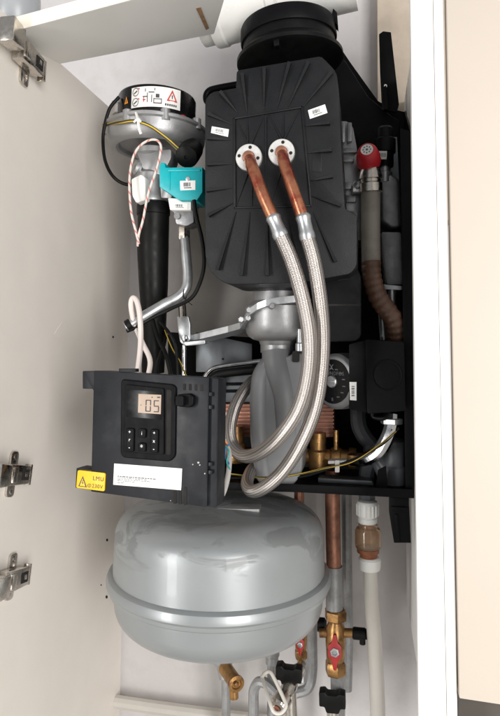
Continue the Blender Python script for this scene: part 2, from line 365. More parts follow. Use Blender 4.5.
b.obj('bottom_tray', 'black_steel', ch)
b = B(); q = YP(1.1)
b.prism(q, [(379, 34), (383, 31), (391, 32), (399, 104), (397, 112), (382, 110), (380, 70)], 0, -.006, 0, .001)
b.prism(q, [(383, 90), (386, 88), (388, 112), (384, 112)], .012, -.002)
br = b.obj('upper_bracket', 'black_steel', ch)
b = B(); b.prism(q, circ(385.5, 86, 1.6, 14), .001, -.008); b.obj('bracket_hole', 'white_plastic', br)
b = B(); q = YP(.97)
b.prism(q, [(389, 497), (409, 498), (409, 503), (411, 543), (394, 543), (389, 512)], 0, -.006, 0, .001)
b.prism(q, [(391, 506), (408, 507), (408, 511), (391, 510)], .004, -.002, 0, .0008)
b.prism(q, [(395, 514), (398, 514), (400, 541), (397, 541)], .002, -.002, 0, .0005)
b.obj('lower_bracket', 'black_steel', ch)
b = B(); PT(b, [(240, 84, 1.1), (218, 88, 1.1), (209, 91, 1.1), (206, 97, 1.1), (209, 103, 1.1), (222, 103, 1.1)], 3.2)
b.obj('frame_loop', 'black_steel', ch)
b = B(); b.prism(YP(1.12), [(312, 66), (334, 52), (345, 60), (368, 96), (392, 116), (400, 120), (400, 150), (330, 150)], .0, -.02, 0, .003)
b.obj('sloping_flange', 'black_plastic', ch)
# bright sheets and pressed channel in the middle
b = B(); b.prism(YP(1.14), [(184, 205), (262, 205), (262, 330), (184, 342)], 0, -.004); b.obj('upper_sheet', 'galv_dull', ch)
b = B(); b.prism(YP(1.10), [(196, 332), (252, 344), (252, 372), (196, 372)], 0, -.003, 0, .0005); b.prism(YP(1.10), circ(223, 359, 1.2, 12), .0006, -.002, 1)
b.obj('middle_sheet', ['galv', 'hole'], ch)
b = B(); PT(b, [(203, 392, 1.06), (204, 380, 1.06), (211, 370, 1.06), (224, 366, 1.06), (264, 361, 1.06)], 2.6, n=12); b.obj('sheet_lip', 'chrome', ch)
b = B(); PT(b, [(206, 397, 1.055), (208, 385, 1.055), (215, 376, 1.055), (226, 373, 1.055), (264, 369, 1.055)], 4.5, n=12); b.obj('gasket', 'black_rubber', ch)
b = B(); b.prism(YP(1.09), [(205, 374), (262, 370), (262, 402), (205, 402)], 0, -.003)
for y in (383, 390): b.prism(YP(1.09), [(208, y), (258, y-1), (258, y+2), (208, y+3)], .004, 0, 1, .001)
b.obj('pressed_panel', ['galv', 'black_steel'], ch)
b = B(); b.prism(YP(1.12), [(300, 456), (380, 462), (380, 486), (300, 484)], 0, -.002); b.obj('lower_sheet', 'galv', ch)
b = B(); b.prism(YP(1.0), [(318, 478), (372, 481), (374, 485.5), (318, 482.5)], 0, -.03, 0, .0006); b.obj('tray_rail', 'galv', ch)

# ================================================================== heat exchanger casing
CYY = .85; CP = YP(CYY)
hx = thing('heat_exchanger_casing', P(280, 285, CYY+.05), 'ribbed black plastic heat exchanger casing with two white pipe flanges', 'boiler casing')
outl = rnd([(236.5, 70.5), (321, 56), (337, 72), (345, 209), (357, 214), (357, 266), (350, 274), (300, 283), (226, 284.5), (211, 273), (205, 258), (205, 100), (211, 92), (236, 88)], [3, 4, 8, 3, 4, 5, 4, 8, 8, 8, 8, 5, 5, 1])
b = B(); b.prism(CP, outl, 0, -.115, 0, .007, 4, True)
def fin(p0, p1, w0, w1, h=.0042):
    d = Vector(p1)-Vector(p0); nn = Vector((-d.y, d.x)).normalized()
    p0, p1 = Vector(p0), Vector(p1)
    pol = [p0+nn*w0/2, p1+nn*w1/2, p1-nn*w1/2, p0-nn*w0/2]
    qq = [CP.pt(*p) for p in pol]; n_ = CP.n
    b.solid([qq[0]+n_*h, qq[1]+n_*.0008, qq[2]+n_*.0008, qq[3]+n_*h], [x-n_*.003 for x in qq], 0)
IR = [(234.5, 119), (302, 107.5), (311, 206), (235, 208)]
for p0, p1 in zip(IR, IR[1:]+IR[:1]): 
    d = (Vector(p1)-Vector(p0)).normalized()
    b.prism(CP, [Vector(p0)-d*.8+Vector((-d.y, d.x))*.9, Vector(p1)+d*.8+Vector((-d.y, d.x))*.9, Vector(p1)+d*.8-Vector((-d.y, d.x))*.9, Vector(p0)-d*.8-Vector((-d.y, d.x))*.9], .003, -.003, 0, .0005)
for a_, c_ in (((243, 75), (247, 113)), ((265, 69), (264, 110)), ((290, 64), (277, 108)), ((309, 64), (288, 107)), ((332, 74), (303, 107)), 
               ((330, 124), (305, 126)), ((332, 151), (307, 153)), ((333, 177), (309, 181)), ((341, 206), (311, 196)), ((336, 262), (313, 212)),
               ((221, 79+14), (237, 112)), ((209, 115), (231, 124)), ((208, 139), (230, 140)), ((208, 165), (231, 164)), ((207, 191), (232, 188)), ((209, 216), (233, 203)),
               ((218, 270), (236, 212)), ((242, 276), (250, 212)), ((268, 276), (267, 212)), ((293, 262), (288, 220))):
    fin(a_, c_, 3.4, .8, .0075)
for a_, c_ in (((249, 146), (237, 121)), ((251, 145), (264, 115)), ((266, 117), (266, 206)), ((282, 140), (268, 114)), ((284, 140), (299, 110)), ((249, 170), (236, 206)), ((252, 172), (252, 207)), ((283, 165), (270, 206)), ((248, 142), (247, 118)), ((283, 138), (284, 111)), ((286, 166), (286, 205))):
    fin(a_, c_, 1.3, 1.0, .0025)
b.prism(CP, rnd(rect(312, 153, 322, 172), 1), .0008, -.001, 0, .0003)
cov = b.obj('cover', 'casing_plastic', hx, 40)
def flange(px, py, n_):
    f = B(); o = CP.pt(px, py); kk = K(px, py, CYY)
    ax = Vector((0, -1, .0))
    f.lathe(o-ax*.002, ax, [(12.5*kk, 0), (13.2*kk, .002), (13.2*kk, .0085), (12.6*kk, .0095), (6.2*kk, .0095), (5.6*kk, .006), (0, .006)], 0, 48)
    ob = f.obj('pipe_flange', 'flange_metal', hx)
    for an in (80, 170, 350, 260):
        c = o + Vector((math.cos(math.radians(an)), 0, math.sin(math.radians(an))))*9.6*kk
        f = B(); f.lathe(c+ax*.0065, ax, [(1.7*kk, 0), (1.7*kk, .0014), (1.3*kk, .0016), (0, .0016)], 0, 14); f.obj('bolt', 'hole', ob)
    f = B(); f.lathe(o+ax*.0070, ax, [(5.6*kk, 0), (5.7*kk, .004), (4.4*kk, .0045), (0, .0045)], 0, 24); f.obj('seal_ring', 'copper_dull', ob)
flange(249.5, 158.5, 0); flange(282, 153.5, 1)
b = B(); sticker(b, CP, [(308, 110.5), (325, 104.5), (327.5, 113), (310, 119)], .0001, bars=9); b.obj('barcode_sticker', ['sticker', 'ink'], hx)
b = B(); sticker(b, CP, [(212, 126.5), (229, 129.5), (228, 137), (211, 133)], .0001, bars=9); b.obj('paper_sticker', ['sticker', 'ink_grey'], hx)
# lower rear box of the casing, right of centre
b = B(); b.prism(YP(.90), rnd([(318, 272), (357, 268), (361, 276), (361, 336), (356, 341), (318, 342)], 3), 0, -.12, 0, .004, 3)
b.prism(YP(.90), rnd([(337, 276), (349, 274), (349, 279), (337, 281)], 2), .001, -.001, 1); b.prism(YP(.90), rect(320, 304, 361, 306), .001, -.001, 1)
b.obj('lower_housing', ['black_plastic', 'hole'], hx)

# flue collar and pipe
fc = thing('flue_collar', P(290, 66, 1.0), 'round black flue collar joining the ribbed casing to the white flue pipe', 'flue collar')
o = P(290, 64, 1.0); k = K(290, 60, 1.0); ax = Vector((-.06, 0, 1))
b = B(); b.lathe(o, ax, [(50*k, 0), (53*k, 1.5*k), (53*k, 5*k), (51*k, 7*k), (46*k, 12*k), (45.5*k, 26*k), (45*k, 28*k), (0, 28*k)], 0, 72); b.obj('lower_ring', 'black_rubber', fc)
b = B(); b.lathe(o+ax*20*k, ax, [(45*k, 0), (47.5*k, .5*k), (48*k, 2*k), (47.5*k, 14*k), (46.5*k, 16*k), (44*k, 16.5*k), (43*k, 14*k), (0, 14*k)], 0, 72); b.obj('clamp_band', 'black_plastic', fc)
b = B(); b.prism(YP(.915), rnd([(273, 40), (279, 38.5), (279, 45), (274, 46)], 1), 0, -.012, 0, .001)
b.obj('clamp_lug', 'black_plastic', fc)
b = B(); b.prism(YP(.985), [(331, 18), (333, 8), (337, 12), (338, 26)], 0, -.02, 0, .001); b.obj('locking_tab', 'black_plastic', fc)
fp = thing('flue_pipe', P(280, 5, 1.02), 'white plastic flue pipe running above the black collar', 'flue pipe')
k = K(270, 5, 1.0); a0, a1 = P(200, 14, 1.02), P(354, -26, 1.0); d = (a1-a0).normalized(); L = (a1-a0).length
b = B(); b.lathe(a0, d, [(30*k, 0), (32*k, 0), (32*k, L), (29*k, L), (29*k, L-.01), (0, L-.01)], 0, 64); b.obj('pipe', 'white_plastic', fp)
b = B(); b.lathe(a0+d*.022, d, [(32*k, 0), (36*k, .5*k), (36.5*k, 2*k), (36.5*k, 11*k), (35*k, 13*k), (34.5*k, 60*k), (36*k, 62*k), (36*k, 70*k), (32*k, 71*k)], 0, 64); b.obj('sleeve', 'white_plastic', fp)
# ================================================================== braided hoses
hg = 'braided hoses looping from the casing'
def braided(label, cu, fer, hose, r):
    t = thing('braided_hose', P(*hose[-1]), label, 'hose', hg)
    b = B(); PT(b, cu, 6.2, n=18); b.obj('copper_tail', 'copper', t)
    (x0, y0, Y0), (x1, y1, Y1) = fer; A, C = P(x0, y0, Y0), P(x1, y1, Y1); kk = K(x0, y0, Y0); d = (C-A); L = d.length
    b = B(); b.lathe(A, d, [(6.5*kk, -.002), (7.4*kk, 0), (7.8*kk, L*.06), (7.2*kk, L*.16), (6.9*kk, L*.3), (7.4*kk, L*.66), (8.0*kk, L*.74), (8.0*kk, L*.92), (7.3*kk, L)], 0, 28)
    b.obj('ferrule', 'zinc', t)
    b = B(); PT(b, hose, r, n=20, m=14); b.obj('braided_sleeve', 'braid', t)
braided('braided steel hose from the left flange, passing inside the other hose',
        [(249.5, 158.5, .848), (251, 164, .834), (256, 177, .822), (264, 198, .815), (274, 220, .812)],
        [(273, 217, .812), (281.5, 238, .812)],
        [(281, 236, .812), (292, 262, .812), (302, 296, .815), (309, 335, .82), (308, 372, .83), (299, 407, .84), (281, 435, .85), (261, 452, .87), (244, 456, .9), (233, 446, .93), (230, 428, .95), (236, 405, .98), (248, 386, 1.02), (258, 378, 1.06)], 7.0)
braided('braided steel hose from the right flange, the longer outer loop',
        [(282, 153.5, .848), (283.5, 160, .834), (288, 175, .822), (296, 198, .815), (304, 221, .813)],
        [(303, 216, .813), (308, 240, .813)],
        [(307.5, 238, .813), (314, 262, .815), (320, 298, .825), (323, 335, .84), (321, 375, .85), (314, 412, .86), (300, 445, .87), (283, 471, .88), (265, 487, .89), (252, 491, .91), (247, 483, .94), (252, 470, .98), (262, 462, 1.04)], 7.0)
# ================================================================== burner casting + trap
bc = thing('sump_casting', P(277, 345, 1.0), 'grey cast aluminium sump under the black casing', 'casting')
o = P(277, 345, 1.0); k = K(277, 330, 1.0)
b = B(); b.lathe(o, Z, [(0, -1*k), (16*k, -1*k), (17*k, 1*k), (18*k, 4*k), (24*k, 5.5*k), (28.5*k, 8.5*k), (31*k, 13*k), (32*k, 20*k), (32*k, 38*k), (26*k, 42*k), (24*k, 44*k), (24*k, 72*k), (0, 72*k)], 0, 56)
b.lathe(o-Z*8*k, Z, [(15*k, 0), (16.5*k, .5*k), (16.5*k, 8*k), (15*k, 9*k)], 0, 40)
b.obj('bowl', 'cast_alu', bc)
b = B(); fl = [P(x, y, Y) for x, y, Y in ((184, 337, 1.02), (200, 333, 1.0), (228, 326, .98), (240, 322.5, .965), (245, 315, .952), (250, 308, .944), (257, 303, .938), (266, 299.5, .935), (280, 297, .934), (300, 295, .94))]
dn = Vector((0, 0, -.0105)); bk = Vector((.01, .085, .0))
for i in range(len(fl)-1):
    A, C = fl[i], fl[i+1]; b.solid([A, C, C+dn, A+dn], [A+bk, C+bk, C+bk+dn, A+bk+dn], 0, 0)
bmesh.ops.remove_doubles(b.bm, verts=b.bm.verts[:], dist=1e-5)
b.obj('flange_plate', 'zinc', bc)
for (x, y, Y) in ((249, 310, .945), (248, 318, .95), (241, 319.5, .955), (272, 306, .93), (289, 304, .935))[:4]:
    b = B(); k2 = K(x, y, Y); b.lathe(P(x, y, Y), (.3, -1, .1), [(3.2*k2, -.008), (3.2*k2, .001), (2.7*k2, .002), (0, .002)], 0, facets=6); b.obj('bolt', 'cast_alu', bc)
b = B(); b.lathe(P(300, 352, .97), Z, [(3*k, 0), (4.5*k, 1*k), (4.5*k, 8*k), (3.2*k, 9*k), (3.2*k, 22*k)], 0, 20); b.obj('stud', 'zinc', bc)

tr = thing('condensate_trap', P(280, 490, 1.0), 'matt grey plastic condensate trap behind the braided hose loops', 'condensate trap')
b = B(); q = YP(.9675)
b.prism(q, rnd([(265, 356), (289, 356), (293, 353), (312, 353), (312, 402), (304, 416), (302, 474), (290, 489), (262, 488), (255, 478), (250, 440), (249, 388), (262, 362)], [2, 2, 4, 3, 6, 8, 8, 8, 8, 6, 4, 10, 8]), 0, -.08, 0, .010, 5)
b.obj('body', 'trap_grey', tr)
b = B(); PT(b, [(276, 352, .985), (277, 366, .980), (284, 395, .977), (285.5, 428, .979)], [14.5, 14, 11.5, 11], n=24)
b.lathe(P(285.5, 428, .979), (0, .25, -1), [(11*k, -.001), (10*k, 4*k), (7*k, 8*k), (0, 10*k)], 0, 24)
b.obj('centre_tube', 'trap_grey', tr)
b = B(); PT(b, [(271, 360, .985), (262, 374, .979), (259.5, 390, .975), (259.5, 430, .975), (264, 474, .979)], [8.5, 9, 9, 9, 9.5], n=20); b.obj('left_tube', 'trap_grey', tr)
b = B(); PT(b, [(298, 372, .982), (297.5, 420, .977), (294, 468, .981)], [6, 6, 7], n=16); b.obj('right_tube', 'trap_grey', tr)
b = B(); b.prism(YP(.975), rnd(rect(293, 351, 300, 362), 2), .012, -.01); b.obj('latch_slot', 'hole', tr)

# ================================================================== fan
FXp, FYd = 156, 1.02
fan = thing('fan_blower', P(156, 158, FYd), 'round boiler fan with black motor and warning label above a cast aluminium volute', 'fan')
k = K(156, 130, FYd); o = P(156.5, 130, FYd); axf = Vector((.035, 0, 1))
b = B(); b.lathe(o, axf, [(0, -17*k), (35*k, -17*k), (36.5*k, -20*k), (39*k, -21*k), (43*k, -20*k), (47*k, -16.5*k), (48.5*k, -11*k), (48.8*k, -4*k), (50.5*k, -2.5*k), (50.5*k, 0), (46*k, 2.5*k), (40*k, 3*k), (0, 3*k)], 0, 72)
for an in (255, 300, 200, 160, 345):
    a = math.radians(an); c = o+Vector((math.cos(a), math.sin(a), 0))*46.5*k
    b.lathe(c-Z*7*k, Z, [(4.5*k, 0), (4.5*k, 10*k), (3*k, 11*k), (0, 11*k)], 0, 16)
vol = b.obj('volute', 'cast_alu', fan)
b = B(); b.lathe(o, axf, [(33*k, 3*k), (37*k, 4*k), (38.5*k, 6*k), (38.5*k, 28*k), (37.5*k, 30*k), (34*k, 31.5*k), (0, 32*k)], 0, 72); b.obj('motor', 'black_gloss', fan)
class Cyl:
    pass
def cyl_pt(a, h, r): 
    a = math.radians(a); return o+axf.normalized()*h*k + Vector((math.cos(a), math.sin(a), 0))*r*k
def cyl_quad(b, a0, a1, h0, h1, r, mi, n=10):
    for i in range(n):
        x0, x1 = a0+(a1-a0)*i/n, a0+(a1-a0)*(i+1)/n
        vs = [b.bm.verts.new(cyl_pt(*p)) for p in ((x0, h0, r), (x1, h0, r), (x1, h1, r), (x0, h1, r))]; b.bm.faces.new(vs).material_index = mi
b = B(); cyl_quad(b, 252, 324, 8, 27, 38.9, 0, 14); 
def cyl_poly(b, pol, mi, r=39.15): b.bm.faces.new([b.bm.verts.new(cyl_pt(x, y, r)) for x, y in pol]).material_index = mi
for (ca, chh) in ((259, 22.5), (259, 13)):
    for t in range(16):
        a, c = 2*math.pi*t/16, 2*math.pi*(t+1)/16
        cyl_poly(b, [(ca+5*math.cos(a), chh+4*math.sin(a)), (ca+5*math.cos(c), chh+4*math.sin(c)), (ca+4.2*math.cos(c), chh+3.3*math.sin(c)), (ca+4.2*math.cos(a), chh+3.3*math.sin(a))], 1)
    cyl_poly(b, [(ca-3, chh-1), (ca+2, chh+1.5), (ca+3, chh+.5), (ca-2, chh-2)], 1); cyl_poly(b, [(ca+3, chh+3.4), (ca+6, chh+3.4), (ca+6, chh+1.6)], 2)
for (x, y, x2, y2) in ((276, 12, 277, 21), (282, 12, 283, 19), (270, 17, 276, 18), (278, 21, 286, 22), (285, 11, 296, 12), (285, 15, 296, 15.8), (285, 11, 286, 16), (295.4, 11, 296.4, 16), (288, 16.5, 293, 20), (273, 22, 274, 25), (286, 23, 287, 25.5)): cyl_poly(b, [(x, y), (x2, y), (x2, y2), (x, y2)], 1)
for (x, y, x2, y2) in ((270, 14, 274, 15), (271, 12.5, 272, 17)): cyl_poly(b, [(x, y), (x2, y), (x2, y2), (x, y2)], 2)
T = [(303, 14.5), (319, 14.5), (311, 25.5)]; ti = [(306, 15.8), (316, 15.8), (311, 22.8)]
for i in range(3): j = (i+1) % 3; cyl_poly(b, [T[i], T[j], ti[j], ti[i]], 2)
cyl_poly(b, [(310.4, 17), (311.6, 17), (311.8, 20.5), (310.2, 20.5)], 1)
for x in range(301, 319, 3): cyl_poly(b, [(x, 10), (x+2, 10), (x+2, 12), (x, 12)], 1)
b.obj('warning_label', ['sticker', 'ink', 'ink_red'], fan)
b = B(); cyl_poly(b, [(238, 14), (246, 14), (242, 21)], 0, 39.0); cyl_poly(b, [(241.5, 15), (242.5, 15), (242.4, 18.5), (241.6, 18.5)], 1, 39.2)
b.obj('hazard_triangle', ['ink_orange', 'ink'], fan)
b = B(); c = P(116, 108, .99); pl = Plane(c, (.8, -.6, 0), (0, 0, 1)); b.lprism(pl, rnd([(-.006, -.012), (.008, -.010), (.009, .008), (-.004, .013)], .002), .006, -.01, 0, .0015); b.obj('plug_connector', 'cable_grey', fan)
b = B(); c = P(182, 121, .985); b.lathe(c, (0, -.5, -1), [(5*k, -3*k), (5*k, 3*k), (3*k, 4*k), (0, 4*k)], 0, 20); b.obj('red_grommet', 'red_plastic', fan)

# ================================================================== gas valve
gv = thing('gas_valve', P(165, 215, .99), 'silver gas valve with teal cover and black cap beneath the fan', 'gas valve')
o2 = P(152, 203, 1.0); k = K(152, 190, 1.0)
b = B(); b.lathe(o2, Z, [(0, 0), (15.5*k, 0), (16*k, 3*k), (15*k, 6*k), (15*k, 20*k), (17*k, 23*k), (17*k, 27*k), (14*k, 30*k), (13*k, 44*k), (18*k, 47*k), (18*k, 52*k), (15*k, 54*k), (0, 54*k)], 0, 40)
b.prism(YP(.975), rnd([(137, 152), (171, 149), (171, 158), (166, 168), (160, 175), (142, 168)], 2), 0, -.04, 0, .002)
b.prism(YP(.965), rnd([(159, 172), (171, 168), (172, 198), (161, 198)], 2), 0, -.04, 0, .002)
b.obj('venturi', 'cast_alu', gv)
b = B(); b.prism(YP(.955), rnd([(131, 179), (141, 174), (145, 177), (146, 200), (136, 203), (132, 196)], 2), 0, -.025, 0, .002); b.obj('spark_block', 'white_plastic', gv)
b = B(); b.lathe(P(139, 168, .985), (-.6, -.6, .2), [(8*k, 0), (8*k, 3*k), (6*k, 5*k), (2*k, 5*k), (0, 4*k)], 0, 24); b.obj('side_port', 'zinc', gv)
TP = YP(.935)
b = B(); b.prism(TP, rnd([(159, 168), (161, 162.5), (164.5, 162.5), (165.5, 167.5), (202.5, 167), (202.5, 192), (197, 200.5), (180, 200.5), (159.5, 187)], .8), 0, -.055, 0, .003, 3)
tc_ = b.obj('teal_cover', 'teal_plastic', gv)
b = B(); sticker(b, TP, [(180, 181), (195.5, 180.5), (195.5, 190), (180.5, 190.5)], .0001, bars=8); b.obj('barcode_sticker', ['sticker', 'ink'], tc_)
b = B(); b.prism(TP, rnd([(168, 169.5), (200.5, 169.5), (200.5, 171.5), (168, 171.5)], .5), .0015, -.001, 0, .0005); b.prism(TP, [(169, 171.5), (170.2, 171.5), (170.2, 190), (169, 190)], .0012, -.001, 0, .0004); b.obj('moulded_rib', 'teal_plastic', tc_)
b = B(); b.lathe(TP.pt(188, 179), FR, [(2.1*k, 0), (2.1*k, .001), (1*k, .0015), (0, .001)], 0, 14); b.obj('screw', 'zinc', tc_)
b = B(); b.prism(YP(.945), rnd([(168, 198), (191, 199), (191, 210), (170, 210)], 1), 0, -.045, 0, .0015); wb = b.obj('plug_block', 'white_plastic', gv)
b = B(); sticker(b, YP(.945), [(172, 203), (188, 203.5), (188, 209), (172, 209)], .0001, bars=8); b.obj('barcode_sticker', ['sticker', 'ink'], wb)
b = B(); b.prism(YP(.955), rnd([(173, 209), (193, 209), (194, 222), (187, 226), (176, 224)], 2), 0, -.035, 0, .003); b.lathe(P(177, 216, .953), FR, [(3*k, -.002), (3*k, .001), (0, .001)], 0, 14)
b.obj('lower_body', 'cast_alu_dark', gv)
b = B(); hexnut(b, P(184.5, 240, .975), Z, 6*k, 13*k); b.obj('union_nut', 'nickel', gv)
o3 = P(187, 156, .965); ax3 = Vector((.02, -.75, -.5))
b = B(); b.lathe(o3-ax3.normalized()*12*k, ax3, [(11*k, -10*k), (11.3*k, 0), (11.3*k, 12*k), (10.3*k, 15*k), (4*k, 16.5*k), (1.8*k, 16.6*k), (1.2*k, 15.5*k), (0, 15.5*k)], 0, 40); b.obj('black_cap', 'black_rubber', gv)

b = B(); PT(b, [(153.5, 203, 1.0), (153.5, 220, 1.0), (153, 250, 1.0), (153.5, 285, 1.01), (154, 320, 1.02), (153, 372, 1.03)], [15.5, 15.5, 15.5, 14.5, 12.5, 11.5], n=32)
kk = K(153, 208, 1.0); b.lathe(P(153.5, 216, 1.0), Z, [(15*kk, 0), (16.6*kk, 1*kk), (16.6*kk, 10*kk), (15.5*kk, 12*kk)], 0, 32)
tag(b.obj('air_intake_hose', 'black_rubber'), 'thick black rubber air hose hanging straight down below the gas valve', 'hose')

gp = thing('gas_pipe', P(130, 326, .93), 'bright bent zinc gas pipe crossing in front of the black air hose', 'pipe')
b = B(); PT(b, [(184.5, 236, .975), (186, 255, .97), (187.5, 275, .965), (186, 288, .96), (178, 297, .955), (165, 304, .95), (148, 314, .94), (126, 327, .93)], 5.3, n=18); b.obj('tube', 'zinc', gp)
b = B(); kk = K(128, 326, .93); b.lathe(P(129, 325, .931), P(148, 314, .94)-P(129, 325, .931), [(5*kk, -3*kk), (6*kk, -2*kk), (6*kk, 2*kk), (5*kk, 3*kk)], 0, 20); b.obj('end_collar', 'black_rubber', gp)
b = B(); kk = K(184, 297, .955); b.tube([P(185, 294, .955)+Vector((0, math.cos(a)*.0085, math.sin(a)*.0085)) for a in [2*math.pi*i/16 for i in range(17)]], .0008, 0, n=6, raw=True); b.tube(pts((187, 301, .945), (192, 305, .94)), .0007, 0, n=6)
tag(b.obj('cable_tie', 'black_rubber'), 'thin black cable tie around the bend of the zinc gas pipe', 'cable tie')

def cable(name, path, r, m_, label, cat='cable', group=None, **kw):
    b = B(); PT(b, path, r, n=10, **kw); return tag(b.obj(name, m_), label, cat, group)
cable('power_cable', [(194, 200, .93), (196, 215, .93), (202, 240, .935), (204, 265, .94), (199, 285, .945), (190, 299, .945), (170, 309, .945), (150, 319, .938), (134, 328, .93), (127, 331, .93)], 2.0, 'black_rubber', 'thin black cable hanging from the teal cover down along the gas pipe')
cable('ignition_wire', [(139, 244, .94), (136, 232, .935), (131, 210, .935), (129.5, 180, .94), (133, 158, .94), (140, 146, .94), (150, 140, .94), (158, 141, .94), (161, 149, .945), (157, 168, .945), (148, 195, .94), (143, 220, .935), (139, 234, .935), (137.5, 246, .945)], 1.25, 'wire_redwhite', 'white ignition wire with red tracer looped below the fan', m=12)
cable('fan_lead', [(119, 97, .97), (110, 108, .965), (105, 124, .965), (103, 140, .965), (105, 160, .96), (112, 175, .96), (122, 183, .97), (136, 186, .98)], 1.7, 'black_rubber', 'black fan lead curving down the left side of the volute')
cable('earth_lead', [(103, 126, .99), (112, 123.5, .952), (122, 122, .932), (135, 121, .923), (150, 126, .922), (165, 137, .928), (178, 149, .935)], 1.6, 'wire_earth', 'black and yellow earth lead stretched across the front of the fan')
b = B(); PT(b, [(136, 113, .93), (138, 120, .919), (139, 128, .917), (141, 134, .92)], 1.5, n=6); PT(b, [(134, 122, .919), (138, 119, .917), (141, 122, .919)], 1.2, n=6)
tag(b.obj('cable_tie', 'white_plastic'), 'white cable tie holding the leads against the fan volute', 'cable tie')
cable('mains_cable', [(148, 378, .96), (150, 360, .95), (142, 342, .94), (134, 322, .93), (131, 305, .925), (133, 298, .925), (137, 302, .92), (140, 318, .915), (140.5, 345, .91), (137, 378, .90)], 2.7, 'cable_white', 'pinkish white mains cable arching over the gas pipe end')
cable('control_wire', [(165, 330, 1.0), (172, 348, .99), (180, 362, .98), (186, 376, .97)], .9, 'wire_earth', 'thin yellow and black wire slanting behind the top of the control panel')

lc = 'loose dark cables behind the boiler controller'
for pth, rr in (([(152, 318, 1.0), (158, 338, .99), (166, 355, .98), (172, 380, .97)], 2.2), ([(160, 322, .99), (170, 334, .985), (176, 350, .98), (178, 380, .97)], 1.6), ([(166, 330, 1.02), (164, 345, 1.0), (158, 362, .98), (156, 380, .97)], 1.9)):
    cable('loose_cable', pth, rr, 'black_rubber', 'loose black cable running down behind the boiler controller', 'cable', lc)

# support bracket left of sump
gb = thing('mounting_bracket', P(184, 340, 1.02), 'small zinc mounting bracket with bolt left of the sump flange', 'bracket')
b = B(); b.prism(YP(1.0), rnd([(177, 316), (188, 316), (190, 324), (190, 340), (184, 345), (180, 342), (178, 330)], 1.5), 0, -.012, 0, .001); b.prism(YP(.995), rnd([(183, 342), (205, 340), (205, 344), (184, 346)], 1), 0, -.03, 0, .001)
b.obj('plate', 'zinc', gb)
b = B(); kk = K(186, 337, .99); b.lathe(P(186, 338, .999), FR, [(3.4*kk, -.001), (3.4*kk, .003), (2*kk, .0035), (0, .002)], 0, facets=6); b.obj('bolt', 'chrome', gb)
b = B(); PT(b, [(182, 304, 1.01), (183, 318, 1.0)], 4, n=14); b.obj('stud', 'nickel', gb)
b = B(); PT(b, [(184, 345, 1.01), (184, 378, 1.01)], 2.2, n=12); b.obj('rod', 'chrome', gb)

# ================================================================== control panel
O = P(95, 370, .775); U_ = P(211, 377, .755)-O; V_ = O-P(92, 490, .77); CPn = Plane(O, U_, V_)
cp = thing('boiler_controller', CPn.pt(150, 498, -.02), 'black boiler control panel hanging open, with lit display reading 05', 'control panel')
body = rnd([(95, 371), (137, 371), (210, 378), (218, 379), (217, 380), (209.5, 507.5), (92, 491)], 1.2)
b = B(); b.prism(CPn, rnd([(95.5, 370.5), (218, 378.5), (216, 508), (92.5, 491)], 1.5), -.001, -.032, 0, .0012)
b.prism(CPn, rnd([(95.5, 370.5), (210, 377.5), (208, 506.5), (92.5, 491)], 1.2), .004, -.0005, 0, .0014)
b.prism(CPn, rnd([(80, 371), (96, 371), (96, 391), (91, 391), (90, 389), (80, 389)], 1), -.006, -.03, 0, .001)
b.prism(CPn, rnd([(76, 468), (98, 471), (96, 491), (75, 488)], 1), -.001, -.026, 0, .001)
for y0 in (392, 405, 462, 470): b.prism(CPn, rect(209, y0, 213, y0+4), .003, -.004, 0, .0006)
b.prism(CPn, rect(120, 368.5, 137, 372), .0035, -.006, 0, .0006)
case = b.obj('case', 'panel_black', cp)
for i in range(4):
    b = B(); b.prism(CPn, rnd(rect(184.5+i*5.7, 383.5+i*.3, 187+i*5.7, 390+i*.3), .8), .0046, .003, 0); b.obj('vent_slot', 'hole', case)
for i in range(3):
    b = B(); b.prism(CPn, rect(175+i*5.2, 487-i*.2, 177.6+i*5.2, 503+i*.6), .0046, .003, 0); b.obj('vent_slot', 'hole', case)
b = B()
frame = rnd([(125, 379), (175, 384), (178, 387), (177, 456), (172, 461), (126, 457), (123, 453), (123.5, 382)], 3)
b.prism(CPn, frame, .0075, .003, 0, .0022, 3); b.prism(CPn, rnd([(129, 384), (167, 388), (167, 454), (127.5, 451)], 2), .0105, .006, 0, .0016, 3); b.prism(CPn, rnd([(169, 389), (174, 390), (173, 454), (169, 454)], 2), .0078, .004, 1)
bez = b.obj('bezel', ['black_plastic', 'hole'], cp)
b = B(); b.prism(CPn, [(130.5, 389), (165.5, 391.5), (165, 419), (130, 416)], .0109, .008, 0, .0002); b.obj('window', 'black_gloss', bez)
b = B(); b.prism(CPn, [(142.5, 393.5), (165, 394.5), (164.5, 413.5), (142, 412)], .0113, .010, 0); 
def seg7(ch_, x, y, w, h):
    t = .95; sl = .6
    S_ = {'a': rect(x+.4, y, x+w-.4, y+t), 'd': rect(x+.4, y+h-t, x+w-.4, y+h), 'g': rect(x+.4, y+h/2-t/2, x+w-.4, y+h/2+t/2), 'f': rect(x, y+.4, x+t, y+h/2-.4), 'e': rect(x, y+h/2+.4, x+t, y+h-.4), 'b': rect(x+w-t, y+.4, x+w, y+h/2-.4), 'c': rect(x+w-t, y+h/2+.4, x+w, y+h-.4)}
    for q_ in {'0': 'abcdef', '5': 'afgcd'}[ch_]: b.prism(CPn, [(px_ - (py_-y-h/2)*.04, py_+(px_-150)*.04) for px_, py_ in S_[q_]], .0116, .0112, 1)
seg7('0', 149.5, 399.2, 5.4, 11.8); seg7('5', 157.5, 399.4, 5.4, 11.8)
b.prism(CPn, circ(145, 404.5, .4, 8), .0116, .0112, 1); b.prism(CPn, circ(156, 396.8, .6, 8), .0116, .0112, 1); b.prism(CPn, rect(161, 396.3, 164, 397.6), .0116, .0112, 1)
